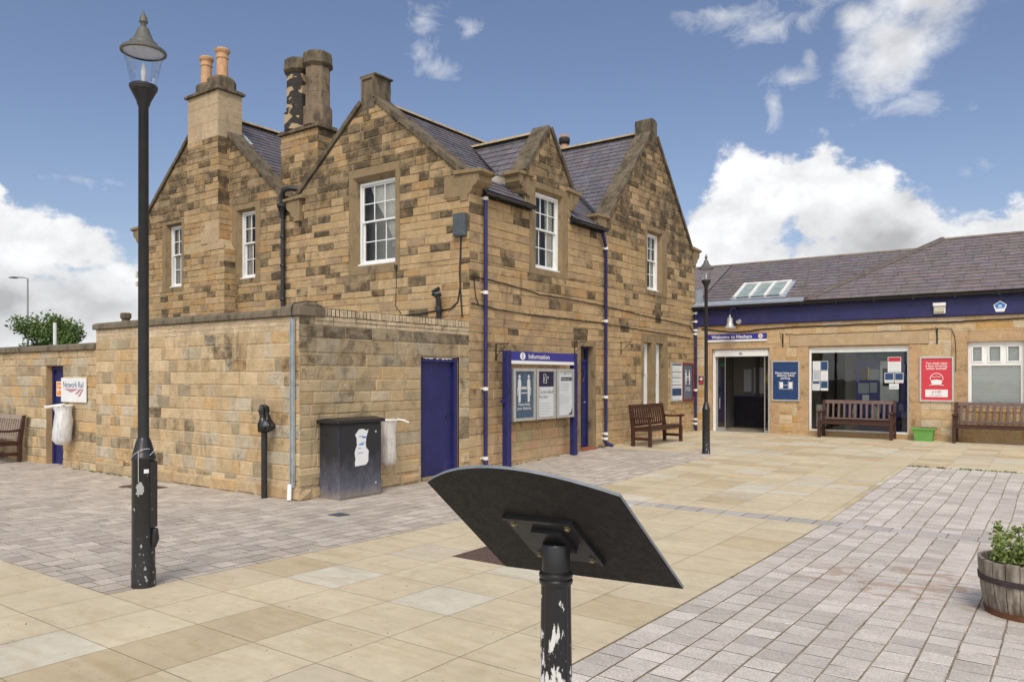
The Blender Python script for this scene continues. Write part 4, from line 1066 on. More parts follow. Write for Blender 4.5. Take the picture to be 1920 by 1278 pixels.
# ------------------------------------------------------------------ single-storey wing with the entrance
wing = thing('ticket_office', 'single-storey sandstone wing with blue fascia, slate roof, glass entrance and shop window', 'station building', (XF, YE, 0))
def palE(u, z, r):
    k = r.random()
    if k < .5: c = lerp((.52, .36, .19), (.55, .41, .25), r.random())
    elif k < .75: c = lerp((.54, .43, .29), (.58, .47, .33), r.random())
    else: c = lerp((.50, .31, .12), (.46, .30, .13), r.random())
    return (*c, .05+.12*r.random())
hE = [(-8.02, -5.88, -.2, 2.44), (-5.79, -2.62, 2.35, 2.66), (-5.60, -2.78, -.2, 2.35), (-2.15, -.42, .8, 2.62)]
m = MB(); masonry(m, PE, XF, 5, -.3, 2.99, palE, 61, holes=hE, hh=(.17, .25), ll=(.3, .75), mortar=(.50, .38, .22, .1), h=.007, bev=.008, gap=.0035); m.build('wall', 'stone_worn', wing)
m = MB()
m.fbox(PE, -8.02, -7.87, -.1, 2.44, -.35, .015); m.fbox(PE, -6.30, -5.88, -.1, 2.44, -.35, .015); m.fbox(PE, -7.87, -6.30, 2.33, 2.44, -.35, .014)
m.fbox(PE, -5.60, -5.32, -.1, 2.35, -.25, .012); m.fbox(PE, -3.03, -2.78, -.1, 2.35, -.25, .012); m.fbox(PE, -5.32, -3.03, -.1, .22, -.3, .05); m.fbox(PE, -5.32, -3.03, 2.33, 2.36, -.25, .0)
m.fbox(PE, -.74, -.42, .8, 2.62, -.25, .012); m.fbox(PE, -2.15, -1.83, .8, 2.62, -.25, .012); m.fbox(PE, -1.83, -.74, 2.38, 2.62, -.25, .012); m.fbox(PE, -1.83, -.74, .8, .91, -.25, .03)
m.build('stone_jambs', 'trim_wing', wing, bevel=.008)
def palJ(u, z, r): c = lerp((.50, .345, .19), (.47, .33, .20), r.random()); c = lerp(c, (.50, .30, .17), .5*r.random()); k = r.uniform(.88, 1.06); return (c[0]*k, c[1]*k, c[2]*k, .12+.25*r.random())
PJ = lambda u, z, n=0: (u, YE-.0145-n, z)
for k, (a, b, c, d) in enumerate(((-8.02, -7.87, -.1, 2.33), (-6.30, -5.90, -.1, 2.33), (-8.02, -5.88, 2.33, 2.44), (-5.60, -5.32, -.1, 2.35), (-3.03, -2.78, -.1, 2.35), (-.74, -.42, .8, 2.38), (-2.15, -1.83, .8, 2.38), (-2.15, -.42, 2.38, 2.62))):
    m = MB(); masonry(m, PJ, a, b, c, d, palJ, 80+k, hh=(.36, .55) if d-c > .4 else (.2, .3), ll=(3, 3) if b-a < .6 else (1.2, 2), mortar=(.5, .38, .24, .1), gap=.0015, bev=.003, h=.004, jit=.001); m.build('jamb_stones', 'stone_worn', wing)
m = MB(); m.fbox(PE, -5.79, -2.62, 2.36, 2.66, -.2, .028); m.build('lintel', 'trim_pale', wing, bevel=.008)
# bricked-up hatch low on the wall
m = MB(); masonry(m, lambda u, z, n=0: (u, YE-.022-n, z), -6.06, -5.72, .18, .86, palE, 62, hh=(.11, .14), ll=(.3, .4), mortar=(.5, .4, .27, .1), h=.006, bev=.01, gap=.012); m.build('wall_patch', 'stone_worn', wing)
m = MB(); m.fbox(PE, XF+.0, 5, 2.98, 3.37, .0, .07); m.fbox(PE, XF, 5, 3.37, 3.42, 0, .11); m.fbox(PE, XF, 5, 2.965, 2.98, .0, .05); m.build('fascia', 'navy_dull', wing, bevel=.004)
m = MB(); gutter(m, PE, XF+.02, 5, 3.475, .20, .07); m.fbox(PE, XF+.02, 5, 3.42, 3.47, .0, .13); m.build('gutter', 'black_gutter', wing, smooth=40)
m = MB(); cE = (.18, .15, .15); sE = math.hypot(1, .5)
# right roof: eave line at Y=20.05, hip rising from X=-5.35; left roof is set back
hx0, hx1 = -5.38, -2.72
slates(m, (0, 20.02, 3.50), (1, 0, 0), (0, 1, .5), hx0, 6, 0, 3.5*sE, 71, hp=[(-3.5*sE, (hx1-hx0), -3.5*sE*hx0)], row=.225, wid=(.32, .46), cbase=cE, cvar=.08, lift=.012)
slates(m, (0, 20.42, 3.58), (1, 0, 0), (0, 1, .5), -8.36, -2.5, 0, 2.9*sE, 72, row=.225, wid=(.32, .46), cbase=(.165, .142, .145), cvar=.08, lift=.012)
m.face([(-14, 23.32, 5.03), (-2.5, 23.32, 5.03), (-2.5, 26.3, 3.5), (-14, 26.3, 3.5)], (*cE, 0)); m.face([(-8.4, 23.32, 5.03), (-14, 23.32, 5.03), (-14, 20.4, 3.57), (-8.4, 20.4, 3.57)], (*cE, 0))
m.face([(hx1, 23.52, 5.25), (6, 23.52, 5.25), (6, 27, 3.5), (hx0, 27, 3.5)], (*cE, 0)); m.face([(hx0, 20.02, 3.5), (hx1, 23.52, 5.25), (hx0, 27, 3.5)], (*cE, 0))
m.build('roof', 'slate', wing)
for a, b, w_ in (((-14, 23.34, 5.04), (-3.2, 23.34, 5.04), .06), ((hx1, 23.54, 5.27), (6, 23.54, 5.27), .06)): m = MB(); ridge(m, a, b, w_, .5); m.build('ridge', 'ridge_grey', wing)
m = MB(); ridge(m, (hx0+.05, 20.08, 3.545), (hx1, 23.54, 5.28), .085, .45); m.build('hip_ridge', 'ridge_dark', wing)
m = MB()
m.poly([(XF, 20.1, 3.52), (-5.3, 20.1, 3.52), (-5.3, 20.45, 3.62), (XF, 20.5, 3.66)], [(0, 1, 2, 3)]); m.box((XF, 20.35, 3.5), (-8.2, 20.5, 4.0)); m.box((XF, 20.08, 3.49), (-5.3, 20.13, 3.53))
m.build('lead_flashing', 'lead', wing)
# skylight: three panes on the left slope
SKN = Vector((0, -.5, 1)).normalized(); SKT = Vector((0, 1, .5)).normalized()
def PS(u, t, n=0): v = Vector((u, 20.42, 3.58))+SKT*t+SKN*n; return tuple(v)
s0, s1 = -7.34, -6.10
m = MB(); m.fbox(PS, s0-.12, s1+.12, .12, 1.32, .0, .05); m.build('skylight_curb', 'lead', wing, bevel=.01)
m = MB()
for i in range(4): u = s0+(s1-s0)*i/3; m.fbox(PS, u-.04, u+.04, .2, 1.24, .05, .11)
m.fbox(PS, s0, s1, 1.18, 1.26, .05, .10)
sk = m.build('skylight', 'white_band', wing, bevel=.006)
m = MB(); m.face([PS(s0, .2, .08), PS(s1, .2, .08), PS(s1, 1.24, .08), PS(s0, 1.24, .08)]); m.build('pane', 'frosted', sk)
# entrance
m = MB(); m.fbox(PE, -7.87, -7.80, .1, 2.33, -.2, -.08); m.fbox(PE, -6.36, -6.30, .1, 2.33, -.2, -.08); m.fbox(PE, -7.80, -6.36, 2.13, 2.31, -.2, -.04); m.fbox(PE, -7.80, -6.36, 2.31, 2.33, -.2, -.08)
en = m.build('entrance_door', 'white_paint', wing, bevel=.004)
m = MB(); m.fbox(PE, -7.80, -6.36, .09, .115, -.3, -.06); m.fbox(PE, -7.78, -7.755, .11, 2.13, -.17, -.14); m.fbox(PE, -6.49, -6.465, .11, 2.13, -.17, -.14); m.fbox(PE, -6.39, -6.365, .11, 2.13, -.17, -.14); m.tube([PE(-7.68, .72, -.12), PE(-7.68, .72, -.08), PE(-7.68, 1.0, -.08), PE(-7.68, 1.0, -.12)], .011, 8)
m.fbox(PE, -7.56, -7.545, .11, 2.13, -.17, -.145); m.fbox(PE, -7.78, -7.55, .11, .21, -.165, -.15); m.fbox(PE, -6.49, -6.37, .11, .17, -.165, -.15)
m.fbox(PE, -7.12, -7.04, 2.19, 2.235, -.04, -.02); m.build('door_rail', 'grey_metal', en)
m = MB(); m.face([PE(-7.76, .12, -.158), PE(-7.55, .12, -.158), PE(-7.55, 2.13, -.158), PE(-7.76, 2.13, -.158)]); m.build('door_glass', 'glass_shop', en)
m = MB(); m.face([PE(-6.48, .12, -.158), PE(-6.37, .12, -.158), PE(-6.37, 2.13, -.158), PE(-6.48, 2.13, -.158)]); m.build('door_glass', 'glass_shop', en)
# lobby
m = MB(); Z0 = .105
m.box((-8.05, 20.5, Z0-.05), (-2.4, 25.5, Z0)); m.build('lobby_floor', 'room_floor', wing)
m = MB(); m.box((-8.1, 20.55, 2.6), (-.3, 25.6, 2.7)); m.box((-8.1, 20.55, Z0), (-8.0, 25.6, 2.6)); m.box((-8.1, 25.5, Z0), (-.3, 25.6, 2.6)); m.box((-5.95, 20.55, Z0), (-5.85, 25.5, 2.6)); m.box((-2.3, 20.55, Z0), (-2.2, 25.5, 2.6)); m.build('lobby_wall', 'room_wall', wing)
m = MB(); m.face([(-7.3, 22.2, 1.0), (-6.6, 24.4, 1.0), (-6.6, 24.4, 2.5), (-7.3, 22.2, 2.5)]); m.box((-7.99, 22.4, 1.0), (-7.0, 22.45, 2.55)); m.build('lobby_panel', 'lobby_grey', wing)
m = MB(); m.box((-7.99, 22.3, Z0), (-6.95, 22.44, 1.0)); m.build('lobby_dado', 'room_dark', wing)  # near-black colour stands in for the dim entrance interior
m = MB(); m.box((-7.985, 20.6, Z0), (-7.975, 22.3, 2.55)); m.build('lobby_shade_liner', 'lobby_grey', wing)  # dark sheet added over the side wall as painted doorway shade
m = MB(); m.box((-5.975, 20.6, Z0), (-5.965, 22.8, 2.55)); m.build('lobby_shade_liner', 'lobby_grey', wing)  # matching dark sheet added on the right side wall
m = MB()
for k in range(9): m.box((-7.92+k*.11, 22.285, Z0+.05), (-7.91+k*.11, 22.3, .96))
m.box((-7.99, 22.27, .98), (-6.95, 22.3, 1.02)); m.build('lobby_dado_rail', 'navy', wing)
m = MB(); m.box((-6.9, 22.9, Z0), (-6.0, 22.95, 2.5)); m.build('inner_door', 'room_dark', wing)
m = MB(); m.box((-6.75, 22.87, 1.1), (-6.45, 22.89, 2.1)); m.box((-6.35, 22.87, .35), (-6.1, 22.89, 2.1)); m.build('inner_pane', 'frosted', wing)
m = MB(); m.box((-7.7, 22.38, 1.15), (-7.48, 22.398, 1.8)); m.box((-7.4, 22.38, 1.1), (-7.1, 22.398, 1.85)); m.build('lobby_notice', 'ink_grey', wing)
m = MB(); m.box((-7.03, 22.38, 1.4), (-7.0, 22.395, 1.75)); m.box((-7.06, 22.37, 1.45), (-6.97, 22.38, 1.62)); m.build('lobby_notice', 'yellow', wing)
m = MB(); m.box((-7.98, 20.9, .3), (-7.9, 21.5, 2.0)); m.box((-6.1, 21.2, .3), (-5.98, 22.0, 2.1)); m.build('lobby_panel', 'navy', wing)
m = MB(); m.box((-7.9, 21.0, 1.88), (-7.88, 21.4, 1.98)); m.build('lobby_sign', 'led_green', wing)
# shop window
m = MB(); m.fbox(PE, -5.32, -5.27, .22, 2.33, -.12, -.05); m.fbox(PE, -3.07, -3.03, .22, 2.33, -.12, -.05); m.fbox(PE, -5.27, -3.07, .22, .265, -.12, -.04); m.fbox(PE, -5.27, -3.07, 2.29, 2.33, -.12, -.05)
sw = m.build('shop_window', 'white_paint', wing, bevel=.003)
m = MB(); m.fbox(PE, -5.27, -3.07, 2.19, 2.29, -.17, -.09); m.build('blind_box', 'blind', sw)
m = MB(); m.face([PE(-5.27, .26, -.085), PE(-3.07, .26, -.085), PE(-3.07, 2.2, -.085), PE(-5.27, 2.2, -.085)]); m.build('pane', 'glass_shop', sw)
# inside the booking hall: blue ticket counter, machine, posters, radiator
m = MB(); m.box((-4.45, 21.55, Z0), (-2.35, 21.65, 2.25)); m.build('counter_screen', 'navy_board', wing, bevel=.01)
m = MB(); m.box((-3.88, 21.44, .62), (-3.42, 21.55, 2.0)); m.build('ticket_machine', 'grey_metal', wing, bevel=.02)
m = MB(); m.box((-3.80, 21.425, 1.35), (-3.50, 21.44, 1.8)); m.build('machine_screen', 'room_dark', wing)
m = MB(); m.box((-5.22, 20.62, .30), (-4.97, 20.72, .88)); m.build('radiator', 'white_band', wing, bevel=.02)
for a, b in ((-4.32, -4.05), (-3.95, -3.45)): m = MB(); m.box((a, 21.5, 2.08), (b, 21.53, 2.17)); m.build('led_sign', 'led_green', wing)
for a, b, c, d, mt in ((-4.36, -4.18, 1.52, 1.80, 'teak'), (-4.12, -3.72, 1.50, 1.78, 'ink_grey'), (-4.40, -4.14, 1.16, 1.42, 'ink_grey'), (-4.30, -4.14, .88, 1.12, 'paper'), (-2.98, -2.76, 1.4, 1.75, 'paper'), (-4.12, -3.95, 1.18, 1.44, 'ink_grey')):
    m = MB(); m.box((a, 21.535, c), (b, 21.548, d)); m.build('counter_notice', mt, wing)
m = MB(); m.box((-4.17, 21.53, 1.5), (-4.13, 21.545, 1.82)); m.build('counter_strip', 'yellow', wing)
m = MB(); m.box((-4.95, 22.6, Z0), (-4.6, 22.75, 2.5)); m.build('pillar', 'room_wall', wing)
m = MB(); m.box((-4.85, 21.0, .46), (-3.15, 21.35, .52)); m.build('hall_seat', 'room_dark', wing, bevel=.02)
for x in (-4.55, -4.1, -3.65, -3.3): m = MB(); m.box((x-.17, 21.3, .55), (x+.17, 21.36, .95)); m.build('seat_back', 'navy_board', wing, bevel=.02)
for x in (-4.42, -3.92): m = MB(); m.lathe([(.045, .54), (.05, .7), (.03, .8), (.02, .86)], 12, (x, 21.15)); m.build('bottle', 'white_band', wing, smooth=40)
# office window with blinds
m = MB(); P = PE; n = -.08
m.fbox(P, -1.83, -1.76, .91, 2.38, n-.06, n); m.fbox(P, -.82, -.74, .91, 2.38, n-.06, n); m.fbox(P, -1.76, -.82, .91, .97, n-.06, n); m.fbox(P, -1.76, -.82, 2.29, 2.38, n-.06, n); m.fbox(P, -1.76, -.82, 1.84, 1.91, n-.06, n)
for u in (-1.485, -1.13): m.fbox(P, u-.045, u+.045, 1.91, 2.29, n-.06, n)
for a, b in ((-1.76, -1.53), (-1.44, -1.175), (-1.085, -.82)):
    m.fbox(P, a, a+.03, 1.91, 2.29, n, n+.015); m.fbox(P, b-.03, b, 1.91, 2.29, n, n+.015); m.fbox(P, a+.03, b-.03, 1.91, 1.94, n, n+.015); m.fbox(P, a+.03, b-.03, 2.26, 2.29, n, n+.015)
ow = m.build('office_window', 'white_paint', wing, bevel=.003)
m = MB(); m.face([P(-1.8, .93, n-.03), P(-.78, .93, n-.03), P(-.78, 2.34, n-.03), P(-1.8, 2.34, n-.03)]); m.build('pane', 'glass', ow)
m = MB(); z = .95
while z < 2.3: m.face([P(-1.8, z, n-.05), P(-.78, z, n-.05), P(-.78, z+.030, n-.062), P(-1.8, z+.030, n-.062)]); z += .038
m.build('blind', 'blind', ow)
m = MB(); m.box((-2.2, 20.55, .1), (-.2, 22, 2.6)); m.build('office_room', 'room_wall', wing)
# posters taped to the inside of the shop glass
def paper(u0, u1, z0, z1, top=None, extra=None, label='', n=-.08):
    m = MB(); m.fbox(PE, u0, u1, z0, z1, n, n+.002)
    o = tag(m.build('window_notice', 'paper', loc=PE((u0+u1)/2, z0, n)), label, 'notice', 'paper notices on the shop window')
    if top: m = MB(); m.fbox(PE, u0+.01, u1-.01, z1-(z1-z0)*top[1], z1-.01, n+.002, n+.004); m.build('print_block', top[0], o)
    m = MB(); z = z0+.02
    while z < z1-(z1-z0)*(top[1] if top else .1)-.015: m.fbox(PE, u0+.02, u1-.025, z, z+.006, n+.002, n+.0035); z += .03
    m.build('print_lines', extra or 'ink_grey', o)
ZT = 1.98
paper(-5.24, -5.06, ZT-.24, ZT, None, None, 'white notice, top left sheet of the six taped inside the shop window')
paper(-5.05, -4.87, ZT-.24, ZT, ('paper_blue', .95), 'paper', 'blue notice with white figures, top right of the six taped sheets')
paper(-5.24, -5.06, ZT-.49, ZT-.25, ('ink_grey', .9), 'ink_grey', 'grey photo sheet, middle left of the six taped inside the shop window')
paper(-5.05, -4.87, ZT-.49, ZT-.25, None, None, 'white notice, middle right of the six sheets taped inside the shop window')
paper(-5.25, -5.07, ZT-.74, ZT-.50, ('paper_blue', .3), 'ink', 'white notice with dark heading, bottom left of the six taped sheets')
paper(-5.05, -4.87, ZT-.74, ZT-.50, ('paper_blue', .75), 'paper', 'teal mask notice, bottom right of the six taped sheets')
paper(-3.50, -3.21, 1.70, 2.06, ('ink_red', .3), 'ink_grey', 'large white notice with red heading high on the right of the shop window')
paper(-3.57, -3.37, 1.44, 1.68, ('paper_blue', .7), 'ink', 'dark card notice, left of the pair below the red-headed sheet')
paper(-3.35, -3.16, 1.44, 1.68, ('paper_blue', .7), 'ink_red', 'dark card notice with red dot, right of the pair below the red-headed sheet')
paper(-3.47, -3.26, 1.29, 1.42, None, 'sign_blue', 'small white slip below the pair of dark cards')

# ------------------------------------------------------------------ things on the walls
def poster(name, P, u0, u1, z0, z1, frame_mat, body_mat, label, cat, fw=.035, glassy=True):
    o = thing(name, label, cat, P(u0, z0, 0))
    m = MB(); m.fbox(P, u0, u0+fw, z0, z1, .012, .055); m.fbox(P, u1-fw, u1, z0, z1, .012, .055); m.fbox(P, u0+fw, u1-fw, z0, z0+fw, .012, .055); m.fbox(P, u0+fw, u1-fw, z1-fw, z1, .012, .055); m.build('frame', frame_mat, o, bevel=.003)
    m = MB(); m.fbox(P, u0+fw, u1-fw, z0+fw, z1-fw, .012, .035); m.build('poster_sheet', body_mat, o)
    return o
o = poster('parking_poster', PE, -6.24, -5.53, .96, 2.0, 'silver', 'poster_navy', 'dark blue framed poster with two white cars beside the entrance', 'poster')
text('Please keep your\ndistance when\nparking.', .078, 'white_paint', o, PE, -5.885, 1.66, .037, 'CENTER', bold=.001, lead=.85)
m = MB()
for u in (-6.03, -5.80):
    m.fbox(PE, u, u+.08, 1.29, 1.45, .036, .038)
    m.fbox(PE, u-.02, u-.012, 1.27, 1.47, .036, .038)
m.fbox(PE, -6.05, -5.70, 1.265, 1.272, .036, .038); m.fbox(PE, -5.95, -5.80, 1.365, 1.375, .036, .038); m.fbox(PE, -5.708, -5.70, 1.27, 1.47, .036, .038); m.build('car_symbol', 'white_paint', o)
o = poster('mask_poster', PE, -2.80, -2.10, 1.01, 2.05, 'silver', 'poster_red', 'red framed poster with a white masked face symbol', 'poster')
text('You must wear\na face covering,\nunless exempt.', .072, 'white_paint', o, PE, -2.45, 1.88, .037, 'CENTER', bold=.001, lead=.85)
m = MB(); cu, cz = -2.45, 1.50
pts = [(cu+.13*math.cos(a), cz+.05+.115*math.sin(a)) for a in [R(x) for x in range(-20, 201, 11)]]
m.tube([PE(u, z, .037) for u, z in pts], .008, 6); m.prism(PE, [(cu-.09, cz-.10), (cu+.09, cz-.10), (cu+.12, cz+.0), (cu, cz+.025), (cu-.12, cz+.0)], .036, .040)
m.tube([PE(cu-.10, cz+.10, .037), PE(cu-.05, cz+.075, .037), PE(cu, cz+.10, .037), PE(cu+.05, cz+.08, .037), PE(cu+.10, cz+.10, .037)], .006, 6); m.tube([PE(cu-.15, cz-.115, .037), PE(cu-.08, cz-.10, .037)], .007, 6); m.tube([PE(cu+.15, cz-.115, .037), PE(cu+.08, cz-.10, .037)], .007, 6)
m.build('face_symbol', 'white_paint', o)
m = MB(); m.fbox(PE, -2.68, -2.22, 1.12, 1.29, .036, .038); m.build('fine_panel', 'paper', o)
text('£100', .095, 'ink_red', o, PE, -2.45, 1.205, .039, 'CENTER'); text('fine applies.', .05, 'ink_red', o, PE, -2.45, 1.145, .039, 'CENTER')
# notice frames on the house wall
o = poster('timetable_frame', PF, 18.66, 19.36, .94, 1.96, 'silver', 'paper', 'grey framed white timetable sheet on the house wall left of the red frame', 'notice')
m = MB()
for z, hgt in ((1.88, .03), (1.70, .02), (1.55, .02), (1.36, .02)): m.fbox(PF, 18.72, 19.3, z, z+hgt, .036, .038)
m.build('print_lines', 'ink', o)
m = MB()
for z in (1.8, 1.76, 1.64, 1.60, 1.48, 1.44, 1.30, 1.04, 1.0): m.fbox(PF, 18.74, 19.2, z, z+.01, .036, .038)
m.build('print_lines', 'ink_grey', o)
m = MB(); m.fbox(PF, 18.71, 19.31, 1.09, 1.28, .036, .038); m.build('print_block', 'paper_blue', o)
def figures(o, P, uc, z, s, n, mat='white_paint'):
    m = MB()
    for sg in (-1, 1):
        u = uc+sg*.19*s
        m.prism(P, [(u+.042*s*math.cos(a), z+.30*s+.042*s*math.sin(a)) for a in [2*math.pi*k/12 for k in range(12)]], n, n+.002)
        m.prism(P, [(u-.07*s, z-.02*s), (u-.045*s, z+.02*s), (u-.045*s, z-.30*s), (u+.045*s, z-.30*s), (u+.045*s, z+.02*s), (u+.07*s, z-.02*s), (u+.06*s, z+.20*s), (u+.03*s, z+.25*s), (u-.03*s, z+.25*s), (u-.06*s, z+.20*s)], n, n+.002)
        m.prism(P, [(u-sg*.06*s, z-.01*s), (u-sg*.12*s, z-.01*s), (u-sg*.12*s, z+.03*s), (u-sg*.06*s, z+.05*s)] if sg < 0 else [(u-sg*.06*s, z+.05*s), (u-sg*.12*s, z+.03*s), (u-sg*.12*s, z-.01*s), (u-sg*.06*s, z-.01*s)], n, n+.002)
    m.fbox(P, uc-.10*s, uc+.10*s, z+.0*s, z+.06*s, n, n+.002); m.fbox(P, uc-.13*s, uc+.13*s, z-.10*s, z-.075*s, n, n+.002); m.fbox(P, uc-.28*s, uc-.26*s, z-.14*s, z+.03*s, n, n+.002); m.fbox(P, uc+.26*s, uc+.28*s, z-.14*s, z+.03*s, n, n+.002)
    m.build('figure_symbol', mat, o)
o = poster('red_notice_frame', PF, 19.38, 20.1, .93, 1.96, 'red_frame', 'poster_slate', 'dark red framed slate-blue poster with two white figures beside the corner', 'poster', .05)
figures(o, PF, 19.74, 1.56, .62, .036); text('Please keep\nyour distance', .065, 'white_paint', o, PF, 19.74, 1.27, .037, 'CENTER', bold=.001, lead=.9)
# welcome sign over the entrance
o = thing('welcome_sign', 'long blue and white name sign over the glass entrance', 'sign', PE(-7.97, 2.52, 0))
m = MB(); m.fbox(PE, -8.0, -6.37, 2.58, 2.735, .016, .045); m.build('sign_board', 'navy_board', o, bevel=.002)
m = MB(); m.fbox(PE, -8.0, -6.37, 2.525, 2.58, .016, .046); m.fbox(PE, -6.44, -6.43, 2.655, 2.665, .045, .047); m.build('sign_strip', 'white_paint', o)
text('Welcome to Hexham', .128, 'white_paint', o, PE, -7.86, 2.614, .0465, 'LEFT', bold=.002, sx=.98)
m = MB(); m.prism(PE, [(-6.53+.062*math.cos(2*math.pi*k/24), 2.658+.062*math.sin(2*math.pi*k/24)) for k in range(24)], .045, .048); m.build('logo_disc', 'white_paint', o)
m = MB(); lu, lz = -6.53, 2.658
for dz in (-.013, .013): m.fbox(PE, lu-.045, lu+.045, lz+dz-.004, lz+dz+.004, .048, .050)
m.prism(PE, [(lu-.02, lz-.013), (lu-.008, lz-.013), (lu+.02, lz+.013), (lu+.008, lz+.013)], .048, .0505); m.prism(PE, [(lu+.008, lz+.013), (lu+.02, lz+.013), (lu-.006, lz+.04), (lu-.018, lz+.04)], .048, .0505); m.prism(PE, [(lu-.02, lz-.013), (lu+.006, lz-.04), (lu+.018, lz-.04), (lu-.008, lz-.013)], .048, .0505)
m.build('logo_arrow', 'ink_red', o)
# barn lamp on a swan neck
o = thing('wall_lamp', 'silver bell-shaped lamp on a blue swan neck above the name sign', 'lamp', (-7.12, 20.23, 3.05))
m = MB(); m.tube([(-7.10, 20.23, 3.05), (-7.10, 20.13, 3.12), (-7.11, 20.06, 3.32), (-7.14, 20.0, 3.40), (-7.2, 19.94, 3.38), (-7.23, 19.92, 3.28), (-7.23, 19.92, 3.2)], .016, 8); m.build('swan_neck', 'navy', o, smooth=40)
m = MB(); m.lathe([(.02, 3.22), (.025, 3.16), (.07, 3.13), (.075, 3.0), (.10, 2.93), (.17, 2.87), (.165, 2.865), (.09, 2.93)], 20, (-7.23, 19.92)); m.build('lamp_shade', 'silver', o, smooth=40)
m = MB(); m.tube([(-7.10, 20.235, 3.05), (-7.10, 20.17, 3.05)], [.075, .055], 16); m.build('wall_boss', 'silver', o, smooth=30)
# floodlight
o = thing('floodlight', 'square cream bulkhead light on the blue fascia', 'light', PE(-2.50, 3.04, .07))
m = MB(); m.fbox(PE, -2.50, -2.26, 3.04, 3.27, .072, .13); m.build('light_body', 'white_band', o, bevel=.01)
plain('lens', (.50, .47, .36), .3, 0, .1, 20, .2, 40); m = MB(); m.prism(lambda a, b, n=0: (n, YE-a, b), [(.13, 3.06), (.17, 3.08), (.17, 3.18), (.13, 3.21)][::-1], -2.48, -2.28); m.build('light_lens', 'lens', o); m = MB(); m.fbox(PE, -2.51, -2.25, 3.215, 3.29, .072, .17); m.build('light_hood', 'white_paint', o, bevel=.006)
# pentagon plaque
o = thing('pentagon_plaque', 'small white and blue five-sided plaque on the blue fascia', 'plaque', PE(-1.2, 3.02, .07))
def pent(cx, cz, r): return [(cx+r*math.sin(2*math.pi*k/5), cz+r*math.cos(2*math.pi*k/5)) for k in range(5)][::-1]
m = MB(); m.prism(PE, pent(-1.2, 3.14, .135), .072, .082); m.build('plaque_plate', 'white_paint', o)
m = MB(); p = [(u, max(z, 3.10)) for u, z in pent(-1.2, 3.14, .112)]; m.prism(PE, p, .082, .084); m.build('plaque_field', 'sky_blue', o)
m = MB(); m.fbox(PE, -1.23, -1.17, 3.135, 3.185, .084, .086); m.fbox(PE, -1.26, -1.14, 3.112, 3.12, .084, .086); m.build('plaque_symbol', 'white_paint', o)
m = MB(); m.tube([PE(-1.215, 3.15, .087), PE(-1.205, 3.175, .087), PE(-1.185, 3.17, .087), PE(-1.195, 3.15, .087)], .004, 5); m.build('plaque_camera', 'sky_blue', o)
# no smoking sign
o = thing('smoking_sign', 'tiny white and red no smoking sign left of the entrance', 'sign', PE(-8.22, 1.38, 0))
m = MB(); m.fbox(PE, -8.24, -8.10, 1.38, 1.60, .017, .021); m.build('sign_board', 'poster_dark', o)
m = MB(); m.prism(PE, [(-8.17+.055*math.cos(2*math.pi*k/16), 1.525+.055*math.sin(2*math.pi*k/16)) for k in range(16)], .021, .023); m.build('sign_disc', 'white_paint', o)
m = MB(); m.fbox(PE, -8.235, -8.105, 1.385, 1.45, .021, .023); m.tube([PE(-8.17+.045*math.cos(2*math.pi*k/16), 1.525+.045*math.sin(2*math.pi*k/16), .024) for k in range(18)], .006, 5); m.tube([PE(-8.2, 1.555, .024), PE(-8.14, 1.495, .024)], .005, 5); m.build('sign_mark', 'ink_red', o)
# hanging basket brackets
def bracket(P, u, z, label, L=.28, H=.26):
    m = MB(); m.tube([P(u, z-H, .02), P(u, z, .02), P(u, z+.01, L), P(u, z+.03, L+.02)], .008, 6); m.tube([P(u, z-H, .02), P(u, z-H+.08, .06), P(u, z-.02, L*.9)], .006, 6); m.fbox(P, u-.015, u+.015, z-H-.02, z+.02, .012, .022)
    return tag(m.build('basket_bracket', 'wire', loc=P(u, z, 0)), label, 'bracket', 'iron hanging basket brackets on the walls')
bracket(PF, 11.12, 2.17, 'iron basket bracket between the first downpipe and the blue information board')
bracket(PF, 13.86, 2.30, 'iron basket bracket above the right end of the information board')
bracket(PF, 15.92, 2.38, 'iron basket bracket right of the second downpipe on the house')
bracket(PE, -5.96, 2.68, 'iron basket bracket between the name sign and the shop window', H=.32)
bracket(PE, -2.44, 2.69, 'iron basket bracket above the red poster', H=.32)
# cables
def cable(pts, r, label, P):
    r2 = random.Random(len(label)); out = []
    for (u0, z0), (u1, z1) in zip(pts, pts[1:]):
        n = max(2, int(abs(u1-u0)/.12)+1)
        for i in range(n): t = i/n; out.append(P(u0+(u1-u0)*t, z0+(z1-z0)*t+r2.uniform(-.006, .006), .028))
    out.append(P(*pts[-1], .028))
    m = MB(); m.tube(out, r, 6); return tag(m.build('cable', 'wire', loc=out[0]), label, 'cable', 'black cables clipped along the walls')
cable([(10.40, 3.33), (11.0, 3.31), (11.64, 3.27), (12.3, 3.22), (12.5, 3.19), (13.5, 3.19), (15.1, 3.16), (16.9, 3.08), (19.85, 2.97), (20.2, 2.8)], .011, 'upper black cable running the length of the house front', PF)
cable([(10.40, 2.86), (11.2, 2.80), (12.3, 2.77), (14.9, 2.77), (16.9, 2.72), (19.9, 2.64)], .011, 'lower black cable running the length of the house front', PF)
cable([(10.47, 3.3), (10.50, 3.1), (10.53, 2.95), (10.6, 2.86)], .008, 'short black cable dropping between the two long cables at the house corner', PF)
cable([(-11.9, 2.66), (-11.2, 2.70), (-10.3, 2.72), (-9.5, 2.72), (-9.1, 2.76), (-8.75, 2.78), (-8.6, 2.9), (-8.54, 3.2)], .012, 'black cable along the gable wall above the flat roof', PG)
cable([(-8.53, 4.02), (-8.54, 3.7), (-8.56, 3.4), (-8.54, 3.1), (-8.5, 2.62)], .014, 'thick black cable dropping from the grey meter box', PG)
